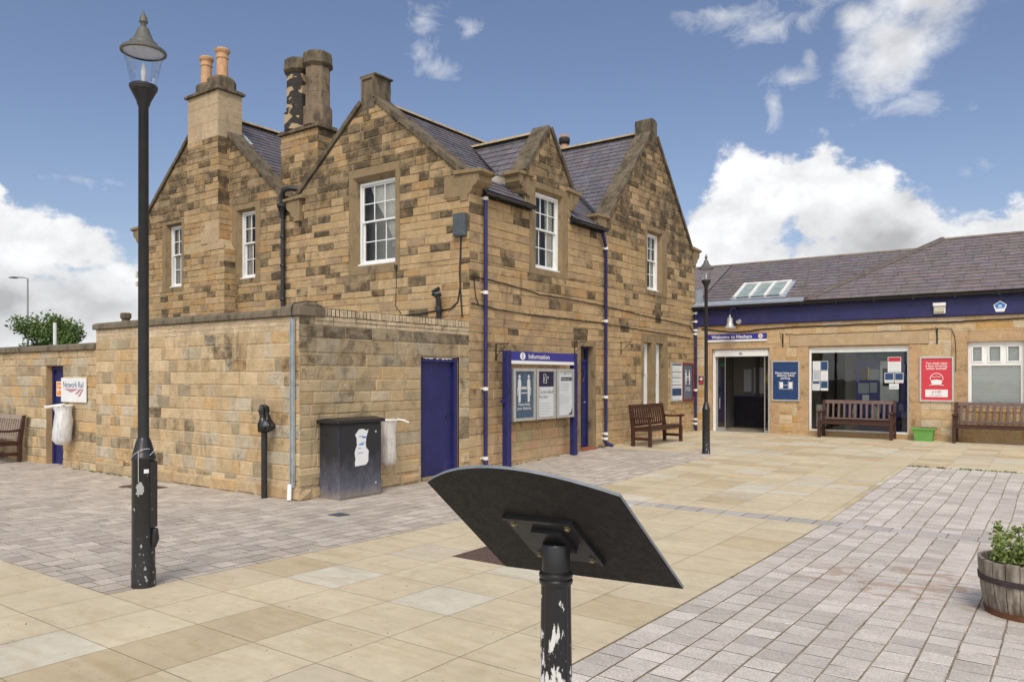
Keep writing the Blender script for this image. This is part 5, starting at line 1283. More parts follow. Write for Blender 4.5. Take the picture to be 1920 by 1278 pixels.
cable([(-10.08, 3.62), (-10.08, 3.3), (-10.1, 2.9), (-9.95, 2.75)], .006, 'thin cable hanging below the largest window', PG)
cable([(-8.15, 2.90), (-7.6, 2.82), (-7.3, 2.79), (-6.91, 2.79), (-6.5, 2.84), (-5.5, 2.86), (-3.1, 2.87), (-2.2, 2.84), (-1.5, 2.86), (-.7, 2.87), (2, 2.87)], .016, 'black cable with clips running below the blue fascia', PE)
cable([(-5.9, 2.70), (-5.6, 2.66), (-3.0, 2.68), (-2.35, 2.71), (-2.15, 2.69), (-2.08, 2.5), (-2.06, 2.2), (-2.06, 1.7)], .007, 'thin brown cable over the pale shop lintel', PE)
m = MB(); m.fbox(PG, -8.66, -8.40, 4.02, 4.42, .01, .10); o = tag(m.build('meter_box', 'box_grey', loc=PG(-8.5, 4.02, 0), bevel=.012), 'small grey junction box high on the corner of the gable wall', 'junction box')
m = MB(); m.fbox(PG, -8.63, -8.43, 4.05, 4.39, .10, .108); m.build('box_lid', 'box_grey', o, bevel=.004)
m = MB(); m.tube([(-10.08, YG-.04, 3.58), (-10.08, YG-.04, 3.66)], .03, 10); tag(m.build('wall_sensor', 'black_paint', loc=(-10.08, YG, 3.6), smooth=40), 'small black knob at the lower right corner of the largest window', 'sensor')
# name plate and orange notice at the narrow door
o = thing('rail_sign', 'square white name sign with pink track symbol on the yard wall', 'sign', PO(-15.09, 1.13, 0))
m = MB(); m.fbox(PO, -15.09, -14.15, 1.13, 1.57, .03, .045); m.build('sign_board', 'white_paint', o, bevel=.002)
text('Network Rail', .155, 'sign_blue', o, PO, -14.62, 1.395, .047, 'CENTER', sx=.92)
m = MB(); m.prism(PO, [(-14.70, 1.305), (-14.42, 1.372), (-14.98, 1.372)], .045, .048)
m.prism(PO, [(-14.56, 1.275), (-14.46, 1.275), (-14.30, 1.372), (-14.38, 1.372)], .045, .048); m.prism(PO, [(-14.44, 1.235), (-14.36, 1.235), (-14.23, 1.372), (-14.28, 1.372)], .045, .048); m.build('track_symbol', 'sign_pink', o)
o = thing('orange_notice', 'orange warning notice on the narrow blue door of the yard wall', 'notice', PO(-15.61, 1.22, -.26))
m = MB(); m.fbox(PO, -15.65, -15.35, 1.22, 1.50, -.128, -.12); m.build('notice_board', 'white_paint', o); m = MB(); m.fbox(PO, -15.63, -15.37, 1.24, 1.48, -.12, -.118); m.build('notice_field', 'orange', o)
m = MB(); m.fbox(PO, -15.60, -15.41, 1.41, 1.43, -.118, -.116); m.fbox(PO, -15.60, -15.56, 1.30, 1.38, -.118, -.116); m.fbox(PO, -15.52, -15.42, 1.33, 1.36, -.118, -.116); m.build('print_lines', 'white_paint', o)

# ------------------------------------------------------------------ information board
XI = -8.2
ib = thing('information_board', 'blue two-post information board with three grey poster cases by the house', 'information board', (XI, 12.3, g(12.3)))
PI = lambda u, z, n=0: (XI+n, u, z)
for a, b in ((11.10, 11.235), (13.41, 13.54)): m = MB(); m.fbox(PI, a, b, g(a)-.1, 2.06, 0, .11); m.build('post', 'navy', ib, bevel=.006)
m = MB(); m.fbox(PI, 11.235, 13.41, 1.885, 2.052, .02, .10); hd = m.build('header_board', 'navy_board', ib, bevel=.003)
m = MB(); m.fbox(PI, 11.235, 13.41, 1.825, 1.885, .02, .101); m.build('header_strip', 'white_paint', ib)
m = MB(); m.fbox(PI, 11.0, 11.1, 1.13, 1.18, .03, .08); m.build('post_lug', 'navy', ib)
m = MB(); m.fbox(PI, 11.235, 13.41, 1.68, 1.71, .0, .03); m.fbox(PI, 11.235, 13.41, .82, .85, .0, .03); m.build('rail', 'grey_metal', ib)
m = MB(); m.prism(PI, [(11.60+.085*math.cos(2*math.pi*k/24), 1.968+.068*math.sin(2*math.pi*k/24)) for k in range(24)], .10, .102); m.build('info_disc', 'white_paint', hd)
text('i', .14, 'navy_board', hd, PI, 11.60, 1.925, .1035, 'CENTER', sx=1.3, bold=.003)
text('Information', .125, 'white_paint', hd, PI, 11.78, 1.925, .1035, 'LEFT', bold=.0016, sx=1.22)
cases = []
for a, b, mt in ((11.31, 12.01, 'poster_slate'), (12.06, 12.71, 'paper'), (12.77, 13.40, 'paper')):
    c_ = MB(); z0, z1, f = .78, 1.745, .055
    c_.fbox(PI, a, b, z0, z1, .03, .085); cs = c_.build('poster_case', 'grey_metal', ib, bevel=.006)
    c_ = MB(); c_.fbox(PI, a, a+f, z0, z1, .085, .115); c_.fbox(PI, b-f, b, z0, z1, .085, .115); c_.fbox(PI, a+f, b-f, z0, z0+f, .085, .115); c_.fbox(PI, a+f, b-f, z1-f, z1, .085, .115); c_.build('case_frame', 'silver', cs, bevel=.004)
    c_ = MB(); c_.fbox(PI, a+f, b-f, z0+f, z1-f, .085, .089); c_.build('poster_sheet', mt, cs)
    c_ = MB(); c_.face([PI(a+f, z0+f, .112), PI(b-f, z0+f, .112), PI(b-f, z1-f, .112), PI(a+f, z1-f, .112)]); c_.build('case_glass', 'glass_case', cs)
    cases.append((cs, a+f, b-f, z0+f, z1-f))
cs, a, b, z0, z1 = cases[0]; figures(cs, PI, (a+b)/2, 1.36, .78, .0895)
text('Please keep\nyour distance', .082, 'white_paint', cs, PI, (a+b)/2, 1.06, .0905, 'CENTER', bold=.001, lead=.9)
cs, a, b, z0, z1 = cases[1]
m = MB(); m.fbox(PI, a, b, 1.40, z1, .089, .091); m.build('print_block', 'poster_dark', cs)
m = MB(); u, z = (a+b)/2-.02, 1.47
for s_, t_ in (((u-.06, z), (u+.06, z)), ((u-.06, z), (u-.06, z+.17)), ((u-.06, z+.17), (u+.02, z+.17)), ((u+.02, z+.17), (u+.02, z+.12)), ((u+.02, z+.12), (u+.10, z+.12)), ((u+.10, z+.12), (u+.10, z+.09)), ((u+.10, z+.09), (u+.04, z+.09)), ((u+.04, z+.09), (u+.04, z)), ((u-.02, z+.03), (u-.02, z+.12))): m.tube([PI(*s_, .093), PI(*t_, .093)], .006, 4)
m.build('hand_symbol', 'white_paint', cs)
text('Controlled\nAccess', .10, 'ink', cs, PI, a+.02, 1.27, .0905, 'LEFT', lead=.9, sx=1.15)
m = MB()
for i in range(5): m.fbox(PI, a+.03, a+.03+(.42, .36, .46, .40, .30)[i], 1.08-i*.05, 1.088-i*.05, .089, .0905)
m.build('print_lines', 'ink_grey', cs)
cs, a, b, z0, z1 = cases[2]
m = MB(); m.fbox(PI, a+.04, b-.01, 1.51, 1.58, .089, .091); m.prism(PI, [(b-.14, z0), (b, z0), (b, z0+.13), (b-.04, z0+.04)], .089, .0912); m.build('print_block', 'poster_dark', cs)
m = MB(); m.prism(PI, [(a+.07+.045*math.cos(2*math.pi*k/16), 1.545+.04*math.sin(2*math.pi*k/16)) for k in range(16)], .091, .093); m.build('info_disc', 'white_paint', cs)
text('Timetable posters', .042, 'white_paint', cs, PI, a+.13, 1.532, .0925, 'LEFT', sx=1.05, bold=.0008); text('i', .06, 'ink', cs, PI, a+.07, 1.525, .094, 'CENTER', sx=1.2, bold=.001)
m = MB()
for i in range(4): m.fbox(PI, a+.04, a+.04+(.34, .38, .34, .36)[i], 1.44-i*.04, 1.447-i*.04, .089, .0905)
for i in range(6): m.fbox(PI, a+.04, a+.04+(.16, .44, .44, .38, .36, .1)[i], 1.23-i*.04, 1.237-i*.04, .089, .0905)
m.fbox(PI, a+.28, b-.05, 1.64, 1.65, .089, .0905); m.build('print_lines', 'ink_grey', cs)
m = MB(); m.fbox(PI, a+.24, a+.265, 1.625, 1.665, .089, .0905); m.build('print_mark', 'ink', cs)

# ------------------------------------------------------------------ tilted display panel seen from behind
A_, B_ = Vector((-1.850, 2.055, 1.222)), Vector((-1.140, 2.165, 1.222))
C_, D_ = Vector((-1.110, 2.590, .842)), Vector((-1.820, 2.485, .842))
lect = thing('display_lectern', 'dark tilted display panel seen from behind on a fluted black post with flaking paint', 'display panel', (-1.475, 2.325, 0))
Nn = (B_-A_).cross(D_-A_).normalized()
if Nn.z < 0: Nn = -Nn
ex = (B_-A_).normalized(); up = ((A_-D_)+(B_-C_)).normalized()
outl = [D_, C_, B_]
W_ = (B_-A_).length
for k in range(1, 16):
    t = k/16; bul = .115*(1-(2*t-1)**2)*(1+.25*(t-.5)); outl.append(B_+(A_-B_)*t+up*bul)
outl.append(A_)
m = MB(); k = len(outl); th = .011
m.poly([tuple(p) for p in outl]+[tuple(p+Nn*th) for p in outl], [tuple(range(k))[::-1], tuple(range(k, 2*k))]); m.build('panel', 'dark_plate', lect)
m = MB(); m.poly([tuple(p-Nn*.0002) for p in outl]+[tuple(p+Nn*(th+.0002)) for p in outl], [(i, (i+1) % k, (i+1) % k+k, i+k) for i in range(k)]); m.build('panel_edge', 'plate_edge', lect)
ctr = (A_+B_+C_+D_)/4
pc = Vector((-1.475, 2.325, ctr.z))
dn = -up
def PP(a, b, n=0): v = ctr+ex*a+up*b-Nn*n; return tuple(v)
m = MB(); m.fbox(PP, -.145, .125, -.15, .12, .0, .012); m.fbox(PP, -.145, .125, .105, .12, .012, .02); m.fbox(PP, .11, .125, -.15, .105, .012, .02); m.fbox(PP, -.06, .06, -.06, .06, .012, .03); m.build('mounting_plate', 'black_paint', lect, bevel=.003)
for a, b in ((-.115, .085), (.09, .085), (.09, -.12), (-.115, -.12)):
    m = MB(); m.lathe([(.012, .012), (.012, .016), (.0085, .0165), (.0085, .024), (.004, .026)], 8); m.v = [PP(a+x, b+y, z) for x, y, z in m.v]; m.build('bolt', 'brass', lect)
px_, py_ = -1.477, 2.322
m = MB(); m.lathe([(.050, .86), (.056, .862), (.060, .87), (.060, .878), (.055, .884), (.060, .890), (.061, .90), (.056, .906), (.050, .91), (.050, 1.00), (.047, 1.005)], 32, (px_, py_)); m.build('post_head', 'black_paint', lect, smooth=35)
m = MB(); m.lathe([(.062, -.05), (.0575, .5), (.053, .84), (.053, .862)], 96, (px_, py_), flute=.07, fn=16); m.build('post', 'post_flaked', lect, smooth=50)
m = MB(); m.lathe([(.14, -.01), (.14, .02), (.09, .05), (.07, .06)], 24, (px_, py_)); m.build('post_foot', 'black_paint', lect, smooth=35)

# ------------------------------------------------------------------ lamp posts
def lamp_post(label):
    o = thing('lamp_post', label, 'lamp post', (0, 0, 0), 'black lamp posts on the square')
    m = MB(); m.lathe([(.088, -.15), (.088, .12), (.083, .14), (.083, .96), (.086, .965), (.086, .985), (.083, .99), (.055, 1.10), (.042, 1.13)], 28); m.box((.055, -.03, .45), (.098, .03, .95)); m.tube([(.085, 0, .30), (.10, 0, .36), (.10, 0, .44)], [.02, .03, .02], 10); m.build('base', 'lamp_flaked', o, smooth=40)
    m = MB(); m.lathe([(.040, 1.12), (.0395, 1.3), (.036, 3.66), (.04, 3.665), (.04, 3.68)], 20); m.build('shaft', 'black_paint', o, smooth=40)
    m = MB(); m.lathe([(.04, 3.67), (.046, 3.68), (.05, 3.70), (.085, 3.77), (.09, 3.785), (.097, 3.79), (.097, 3.80), (.102, 3.805), (.102, 3.82), (.09, 3.83)], 28); m.build('lantern_base', 'black_paint', o, smooth=40)
    m = MB()
    rows_ = [(.090, 3.825), (.105, 3.9), (.120, 3.97), (.134, 4.03), (.145, 4.075)]
    for (r0, z0), (r1, z1) in zip(rows_, rows_[1:]):
        for k in range(32):
            a0, a1 = 2*math.pi*k/32, 2*math.pi*(k+1)/32
            m.face([(r0*math.cos(a0), r0*math.sin(a0), z0), (r0*math.cos(a1), r0*math.sin(a1), z0), (r1*math.cos(a1), r1*math.sin(a1), z1), (r1*math.cos(a0), r1*math.sin(a0), z1)])
    m.build('lantern_glass', 'glass_lamp', o, smooth=60)
    m = MB(); m.lathe([(.012, 3.82), (.012, 3.86), (.017, 3.87), (.019, 3.93), (.010, 3.99), (.0, 4.0)], 12); m.lathe([(.02, 3.80), (.035, 3.83), (.02, 3.84)], 12); m.build('bulb', 'white_band', o, smooth=50)
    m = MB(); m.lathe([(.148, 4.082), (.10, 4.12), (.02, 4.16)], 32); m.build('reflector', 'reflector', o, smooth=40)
    m = MB(); m.lathe([(.15, 4.07), (.165, 4.075), (.165, 4.090), (.150, 4.105), (.118, 4.125), (.104, 4.13), (.10, 4.15), (.078, 4.165), (.070, 4.18), (.048, 4.235), (.038, 4.262), (.02, 4.27), (.02, 4.295), (.032, 4.31), (.028, 4.34), (.016, 4.365), (.006, 4.385), (.004, 4.40)], 32); m.f = [f for f in m.f if not (len(f) > 4 and max(f) < 32)]; m.c = m.c[:len(m.f)]; m.build('lantern_hood', 'hood', o, smooth=40)
    return o
plain('reflector', (.50, .60, .82), .3, .0, .04, 8, 0, 30)  # blue tint painted in to look like sky showing through the lantern
plain('hood', (.11, .108, .09), .5, 0, .15, 8, .05, 30)
lp = lamp_post('tall black lamp post in the left foreground with peeling grey patches')
lp2 = dup(lp, (-5.93, 14.98, g(14.98)-.0), R(100), 'black lamp post standing before the glass entrance', .918)
lp.location = (-5.745, 3.15, 0); lp.rotation_euler = (0, 0, R(25))
def cyl_patch(name, mat, r, a0, a1, z0, z1, ragged, seed):
    q = random.Random(seed); m = MB(); na, nz = 8, 7
    for i in range(na):
        for k in range(nz):
            x, y = (i+.5)/na*2-1, (k+.5)/nz*2-1
            if ragged and x*x+y*y > q.uniform(.55, 1.15): continue
            p = [(a0+(a1-a0)*(i+di)/na, z0+(z1-z0)*(k+dk)/nz) for di, dk in ((0, 0), (1, 0), (1, 1), (0, 1))]
            m.face([(r*math.cos(a), r*math.sin(a), z) for a, z in p])
    m.build(name, mat, lp)
lp.location = (0, 0, 0); lp.rotation_euler = (0, 0, 0)
cyl_patch('sticker', 'paper', .0846, R(-52), R(-28), .865, .895, False, 1)
cyl_patch('bare_patch', 'grey_metal', .0845, R(-92), R(-52), .69, .80, True, 2)
cyl_patch('bare_patch', 'grey_metal', .0845, R(-70), R(-60), .30, .33, True, 3)
cyl_patch('bare_patch', 'grey_metal', .0845, R(-52), R(-38), .07, .16, True, 5)
lp.location = (-5.745, 3.15, 0); lp.rotation_euler = (0, 0, R(25))
m = MB(); m.tube([(.088*math.cos(a), .088*math.sin(a), 1.0+.05*math.sin(a*1.3)) for a in [R(x) for x in range(0, 361, 15)]], .0018, 5); m.tube([(.05, -.068, 1.03), (.058, -.072, .93), (.054, -.070, .80)], .0018, 5); tag(m.build('string', 'white_band', loc=None), 'thin white string tied round the shoulder of the tall lamp post', 'string').location = (-5.745, 3.15, 0)

# ------------------------------------------------------------------ black street cabinet
cab = thing('street_cabinet', 'black metal utility cabinet with torn white poster against the stone block', 'utility cabinet', (-8.15, 7.46, g(7.4)))
zb = g(7.4)
m = MB(); m.box((-8.345, 7.07, zb-.03), (-7.955, 7.86, .955)); m.build('cabinet_body', 'cabinet_paint', cab, bevel=.012)
m = MB(); m.box((-7.957, 7.10, zb+.02), (-7.947, 7.83, .93)); cd = m.build('cabinet_door', 'cabinet_paint', cab, bevel=.004)
m = MB(); m.prism(lambda a, b, n=0: (a, n, b), [(-8.365, .955), (-7.92, .955), (-7.92, 1.0), (-8.14, 1.03), (-8.365, 1.0)][::-1], 7.02, 7.91); m.build('cabinet_lid', 'black_paint', cab, bevel=.012)
for z in (.82, .10): m = MB(); m.tube([(-7.947, 7.74, z), (-7.94, 7.74, z)], .016, 10); m.build('cabinet_lock', 'silver', cd)
m = MB(); m.tube([(-8.2, 7.068, .80), (-8.2, 7.06, .80)], .016, 10); m.build('cabinet_lock', 'black_paint', cab)
r4 = random.Random(4); edge_ = []
for k in range(10): edge_.append((7.36+r4.uniform(-.02, .03), .36+k*.048))
edge_ += [(7.42, .865), (7.50, .87), (7.56, .84), (7.60, .86)]
for k in range(10): edge_.append((7.59+r4.uniform(-.05, .02), .80-k*.048))
m = MB(); m.prism(lambda a, b, n=0: (-7.945+n, a, b), edge_[::-1], 0, .002)
o = tag(m.build('torn_poster', 'paper', loc=(-7.945, 7.48, .36)), 'torn white paper poster stuck on the black cabinet', 'poster')
m = MB()
for k in range(9): u = 7.38+r4.random()*.12; z = .42+r4.random()*.38; m.fbox(lambda a, b, n=0: (-7.943+n, a, b), u, u+.05+r4.random()*.06, z, z+.008, 0, .002)
m.build('print_lines', 'sky_blue', o)

# ------------------------------------------------------------------ posts and bits at the corner of the stone block
o = thing('wrapped_post', 'short black post wrapped in a black plastic bag at the corner of the block', 'post', (-8.93, 6.60, g(6.6)))
m = MB(); m.lathe([(.042, g(6.6)-.05), (.042, .88)], 16, (-8.93, 6.60)); m.build('post', 'black_paint', o, smooth=40)
def sack(name, prof, ctr, mat, parent, seed, amp=.15, seg=30, sq=1.0, smooth=70):
    r = random.Random(seed); ph = [r.uniform(0, 6.28) for _ in range(6)]; m = MB(); i0 = 0
    for j, (rr, z, ox, oy) in enumerate(prof):
        for k in range(seg):
            a = 2*math.pi*k/seg; d = 1+amp*(math.sin(3*a+ph[0]+z*9)*.35+math.sin(7*a+ph[1]+z*14)*.3+math.sin(13*a+ph[2]-z*22)*.25)
            m.v.append((ctr[0]+ox+rr*d*math.cos(a), ctr[1]+oy+rr*d*math.sin(a)*sq, z))
    for j in range(len(prof)-1):
        for k in range(seg): a = j*seg+k; b = j*seg+(k+1) % seg; m.f.append((a, b, b+seg, a+seg)); m.c.append((.5, .5, .5, 0))
    m.f.append(tuple(range(seg))[::-1]); m.c.append((.5,)*4); e = (len(prof)-1)*seg; m.f.append(tuple(e+k for k in range(seg))); m.c.append((.5,)*4)
    return m.build(name, mat, parent, smooth=smooth)
m = MB(); m.lathe([(.04, .88), (.045, .92)], 10, (-8.93, 6.6)); m.build('post_top', 'black_paint', o)
bw = thing('plastic_wrap', 'crumpled black plastic bag tied over the top of the short black post', 'bag', (-8.93, 6.60, .86))
sack('bag_body', [(.05, .83, 0, 0), (.08, .85, .015, 0), (.10, .89, .04, 0), (.095, .94, .045, 0), (.07, .99, .02, 0), (.055, 1.03, .0, 0), (.055, 1.08, -.015, 0), (.060, 1.13, -.02, 0), (.052, 1.18, -.012, 0), (.03, 1.21, -.015, 0)], (-8.93, 6.60), 'bag_black', bw, 3, .6, 36)
m = MB(); m.fbox(PO, -8.50, -8.435, .10, 2.38, .02, .05); m.fbox(PO, -8.50, -8.492, .10, 2.38, .05, .065); m.fbox(PO, -8.443, -8.435, .10, 2.38, .05, .065); tag(m.build('cable_channel', 'galvanised', loc=PO(-8.47, .1, 0), bevel=.002), 'tall pale galvanised steel channel fixed to the corner of the block', 'cable channel')
m = MB(); m.tube([PO(-8.47, 2.37, .04), PO(-8.47, 2.50, .06), PO(-8.44, 2.58, .05), PO(-8.34, 2.615, -.1), PO(-8.25, 2.60, -.2)], .008, 6); tag(m.build('cable', 'wire', loc=PO(-8.47, 2.4, 0)), 'black cable looping from the galvanised channel over the block coping', 'cable', 'black cables clipped along the walls')
m = MB(); m.tube([PO(-8.49, .14, .07), PO(-8.44, -.06, .12)], .03, 10); tag(m.build('plastic_pipe', 'white_paint', loc=PO(-8.47, 0, .1), smooth=40), 'short white plastic pipe leaning at the foot of the galvanised channel', 'pipe')
# litter bags on hoops
o = thing('litter_bag', 'clear litter bag with rubbish hanging behind the black cabinet', 'litter bag', (-8.22, 8.13, .3), 'litter bags on wall hoops')
sack('bag_body', [(.02, .27, .0, 0), (.09, .29, 0, 0), (.125, .36, 0, 0), (.125, .5, 0, 0), (.115, .7, 0, 0), (.11, .85, 0, 0), (.14, .93, 0, 0), (.145, .945, 0, 0)], (-8.19, 8.23), 'bag_clear', o, 5, .12, 40)
def trash(o, cx, cy, z0, z1, rad, seed, n=9):
    r = random.Random(seed)
    mats = ['paper', 'silver', 'orange', 'yellow', 'paper', 'sky_blue', 'red_frame', 'trim_pale']
    for k in range(n):
        a = r.uniform(0, 6.28); d = r.uniform(0, rad); x, y, z = cx+d*math.cos(a), cy+d*math.sin(a), r.uniform(z0, z1); s = r.uniform(.018, .035)
        m = MB(); m.lathe([(s*.8, z-s), (s, z), (s*.7, z+s*1.2)], 7, (x, y), rot=a); m.build('rubbish', mats[k % len(mats)], o)
trash(o, -8.19, 8.23, .32, .48, .07, 2)
m = MB(); m.tube([(-8.36, 8.23, .95)]+[(-8.19+.15*math.cos(a), 8.23+.15*math.sin(a), .95) for a in [R(x) for x in range(180, 541, 20)]], .008, 6); m.tube([(-8.10, 8.34, .96), (-8.02, 8.40, .94), (-7.99, 8.46, .91)], [.012, .014, .016], 8); m.build('hoop', 'white_band', o)
o = thing('litter_bag', 'white litter bag with rubbish hanging below the square white sign', 'litter bag', (-14.68, 6.55, .3), 'litter bags on wall hoops')
sack('bag_body', [(.02, .36, -.02, 0), (.10, .38, -.02, 0), (.15, .46, -.02, 0), (.155, .6, 0, 0), (.15, .8, .02, 0), (.13, .95, .02, 0), (.15, 1.04, .0, 0), (.16, 1.06, 0, 0)], (-14.68, 6.55), 'bag_white', o, 9, .14, 40)
trash(o, -14.70, 6.52, .42, .56, .09, 4, 10)
m = MB(); m.tube([(-14.68, 6.74, 1.07)]+[(-14.68+.16*math.cos(a), 6.56+.16*math.sin(a), 1.07) for a in [R(x) for x in range(90, 451, 20)]], .01, 6); m.tube([(-14.5, 6.5, 1.10), (-14.75, 6.42, 1.06), (-14.95, 6.4, 1.04), (-15.08, 6.42, 1.05)], [.02, .03, .03, .02], 8); m.build('hoop', 'white_band', o)

# ------------------------------------------------------------------ benches
def bench(label, L=1.68, slat='bench_grey', wood='bench_dark', n=12, arms=True, loc=(0, 0, 0), rot=0, name='park_bench'):
    o = thing(name, label, 'bench', (0, 0, 0), 'wooden park benches round the square')
    # local: x along the seat, front towards -y
    for sx in (-1, 1):
        x = sx*(L/2-.035)
        m = MB(); m.box((x-.035, -.25, 0), (x+.035, -.18, .40)); m.box((x-.03, -.23, .40), (x+.03, -.19, .60)); m.build('leg', wood, o, bevel=.005)
        m = MB(); m.poly([(x-.035, .16, 0), (x+.035, .16, 0), (x+.035, .23, 0), (x-.035, .23, 0), (x-.035, .16, .40), (x+.035, .16, .40), (x+.035, .24, .40), (x-.035, .24, .40), (x-.035, .25, .90), (x+.035, .25, .90), (x+.035, .30, .91), (x-.035, .30, .91)],
                         [(0, 3, 2, 1), (0, 1, 5, 4), (1, 2, 6, 5), (2, 3, 7, 6), (3, 0, 4, 7), (4, 5, 9, 8), (5, 6, 10, 9), (6, 7, 11, 10), (7, 4, 8, 11), (8, 9, 10, 11)]); m.build('leg', wood, o, bevel=.005)
        m = MB(); pts = [(x, .24, .63), (x, .05, .60), (x, -.1, .61), (x, -.22, .64), (x, -.29, .63)]
        m.prism(lambda a, b, nn=0: (x+nn, a, b), [(.26, .60), (.26, .65), (.05, .625), (-.12, .63), (-.22, .655), (-.29, .65), (-.31, .625), (-.29, .60), (-.22, .60), (-.1, .59), (.05, .585)], -.04, .04); m.build('arm_rest', wood, o, bevel=.008)
        m = MB(); m.box((x-.02, -.18, .13), (x+.02, .16, .19)); m.box((x-.02, -.18, .33), (x+.02, .16, .40)); m.build('stretcher', wood, o, bevel=.004)
    m = MB()
    for k in range(5): y = -.235+k*.088; m.box((-L/2+.07 if k == 0 else -L/2+.01, y, .40-.006*k), (L/2-.07 if k == 0 else L/2-.01, y+.07, .425-.006*k))
    m.box((-L/2+.07, -.225, .33), (L/2-.07, -.20, .40)); m.box((-L/2+.07, .165, .31), (L/2-.07, .19, .38)); m.build('seat', wood, o, bevel=.004)
    m = MB()
    def yb(z): return .165+(z-.40)*.17
    m.poly([(-L/2+.07, yb(.83), .82), (L/2-.07, yb(.83), .82), (L/2-.07, yb(.83)+.035, .82), (-L/2+.07, yb(.83)+.035, .82), (-L/2+.07, yb(.90), .905), (L/2-.07, yb(.90), .905), (L/2-.07, yb(.90)+.035, .905), (-L/2+.07, yb(.90)+.035, .905)],
           [(0, 3, 2, 1), (4, 5, 6, 7), (0, 1, 5, 4), (1, 2, 6, 5), (2, 3, 7, 6), (3, 0, 4, 7)])
    m.box((-L/2+.07, yb(.46), .43), (L/2-.07, yb(.46)+.035, .48))
    bk = m.build('backrest', slat, o, bevel=.004)
    m = MB()
    for k in range(n):
        x = -L/2+.07+(L-.14)*(k+.5)/n
        m.poly([(x-.022, yb(.47)+.006, .47), (x+.022, yb(.47)+.006, .47), (x+.022, yb(.47)+.026, .47), (x-.022, yb(.47)+.026, .47), (x-.022, yb(.83)+.006, .83), (x+.022, yb(.83)+.006, .83), (x+.022, yb(.83)+.026, .83), (x-.022, yb(.83)+.026, .83)],
               [(0, 1, 5, 4), (1, 2, 6, 5), (2, 3, 7, 6), (3, 0, 4, 7)])
    m.build('back_slats', slat, bk)
    o.location = loc; o.rotation_euler = (0, 0, rot)
    return o
b1 = bench('brown slatted bench in front of the shop window with the notices', loc=(-4.13, 20.0, g(20)))
dup(b1, (-1.24, 20.0, g(20)), 0, 'brown slatted bench below the office window with blinds')
bench('dark brown bench with curved arms against the house wall below the paired narrow windows', 1.72, 'bench_dark', 'bench_dark', 14, loc=(-7.62, 16.3, g(16.3)), rot=R(90))
bench('dark bench with pale back slats standing before the yard wall at the left edge', 1.6, 'bench_pale', 'bench_dark', 14, loc=(-17.28, 6.38, g(6.4)), rot=R(0))

# ------------------------------------------------------------------ planters
def PGr(x, y): return (x, y, g(y))
o = thing('barrel_planter', 'weathered half-barrel planter with rusty hoops at the right edge', 'planter', PGr(-.23, 6.49))
zb = g(6.49); cx_, cy_ = -.21, 6.50
ob_ = o; o.location = (cx_, cy_, zb)
m = MB(); ns = 22
for k in range(ns):
    a0, a1 = 2*math.pi*(k+.02)/ns, 2*math.pi*(k+.98)/ns; rr = random.Random(k); dz = rr.uniform(-.006, .006); dr_ = rr.uniform(-.002, .003)
    vs = []
    for r0, z in ((.262, 0), (.292, .14), (.308, .28), (.315, .385+dz)):
        for a in (a0, (a0+a1)/2, a1): vs.append((cx_+(r0+dr_)*math.cos(a), cy_+(r0+dr_)*math.sin(a), zb+z))
    for r0, z in ((.29, .385+dz), (.27, .25)):
        for a in (a0, (a0+a1)/2, a1): vs.append((cx_+r0*math.cos(a), cy_+r0*math.sin(a), zb+z))
    fs = []
    for j in range(5):
        for i in range(2): b0 = j*3+i; fs.append((b0, b0+1, b0+4, b0+3))
    m.poly(vs, fs)
m.build('staves', 'oak_stave', o, bevel=0)
for z0, z1, r0, r1 in ((.0, .045, .267, .275), (.235, .275, .308, .312)):
    m = MB(); m.lathe([(r0-.004, zb+z0), (r0+.004, zb+z0), (r1+.004, zb+z1), (r1-.004, zb+z1)], 44, (cx_, cy_)); m.f = [f for f in m.f if len(f) == 4]; m.c = m.c[:len(m.f)]; m.build('hoop', 'rust' if z0 < .1 else 'hoop_iron', o, smooth=40)
m = MB(); m.lathe([(.285, zb+.28), (.15, zb+.32), (.0, zb+.33)], 24, (cx_, cy_)); m.build('soil', 'soil', o, smooth=60)
def leaves(m, pts, n, size, r, up=.3):
    for _ in range(n):
        c, rad = r.choice(pts); c = Vector(c)
        d = Vector((r.gauss(0, 1), r.gauss(0, 1), r.gauss(0, 1))).normalized()*rad*(r.random()**.45)
        p = c+d; a = Vector((r.gauss(0, 1), r.gauss(0, 1), r.gauss(up, 1))).normalized(); b = a.orthogonal().normalized(); b = (Matrix.Rotation(r.uniform(0, 6.28), 3, a) @ b)
        L = size*r.uniform(.6, 1.3); w_ = L*.38; q = p+b*L; s_ = a.cross(b)*w_
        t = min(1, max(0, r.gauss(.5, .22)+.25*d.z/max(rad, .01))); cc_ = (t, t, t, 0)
        m.face([p, p+b*L*.5+s_, q, p+b*L*.5-s_], cc_)
sh = thing('shrub', 'small yellow-green leafy shrub growing in the half-barrel planter', 'shrub', (cx_, cy_, zb+.3))
r5 = random.Random(12); pts = []; ms = MB()
for k in range(16):
    a = r5.uniform(0, 6.28); d = r5.uniform(.04, .22); hgt = r5.uniform(.14, .30) if r5.random() < .6 else .1
    bx, by = cx_+d*math.cos(a), cy_+d*math.sin(a); tx, ty = bx+.04*math.cos(a), by+.04*math.sin(a)
    ms.tube([(bx, by, zb+.28), (tx, ty, zb+.32+hgt)], .004, 5)
    for i in range(5): t = (i+1)/5; pts.append(((bx+(tx-bx)*t, by+(ty-by)*t, zb+.31+hgt*t), .045))
pts += [((cx_-.13, cy_-.10, zb+.36), .06), ((cx_-.20, cy_-.02, zb+.36), .05)]
for i in range(5): pts.append(((cx_-.19, cy_+.06, zb+.38+.05*i), .045))
ms.build('stems', 'bark', sh)
m = MB(); leaves(m, pts, 2600, .030, r5); m.build('foliage', 'leaf_shrub', sh)
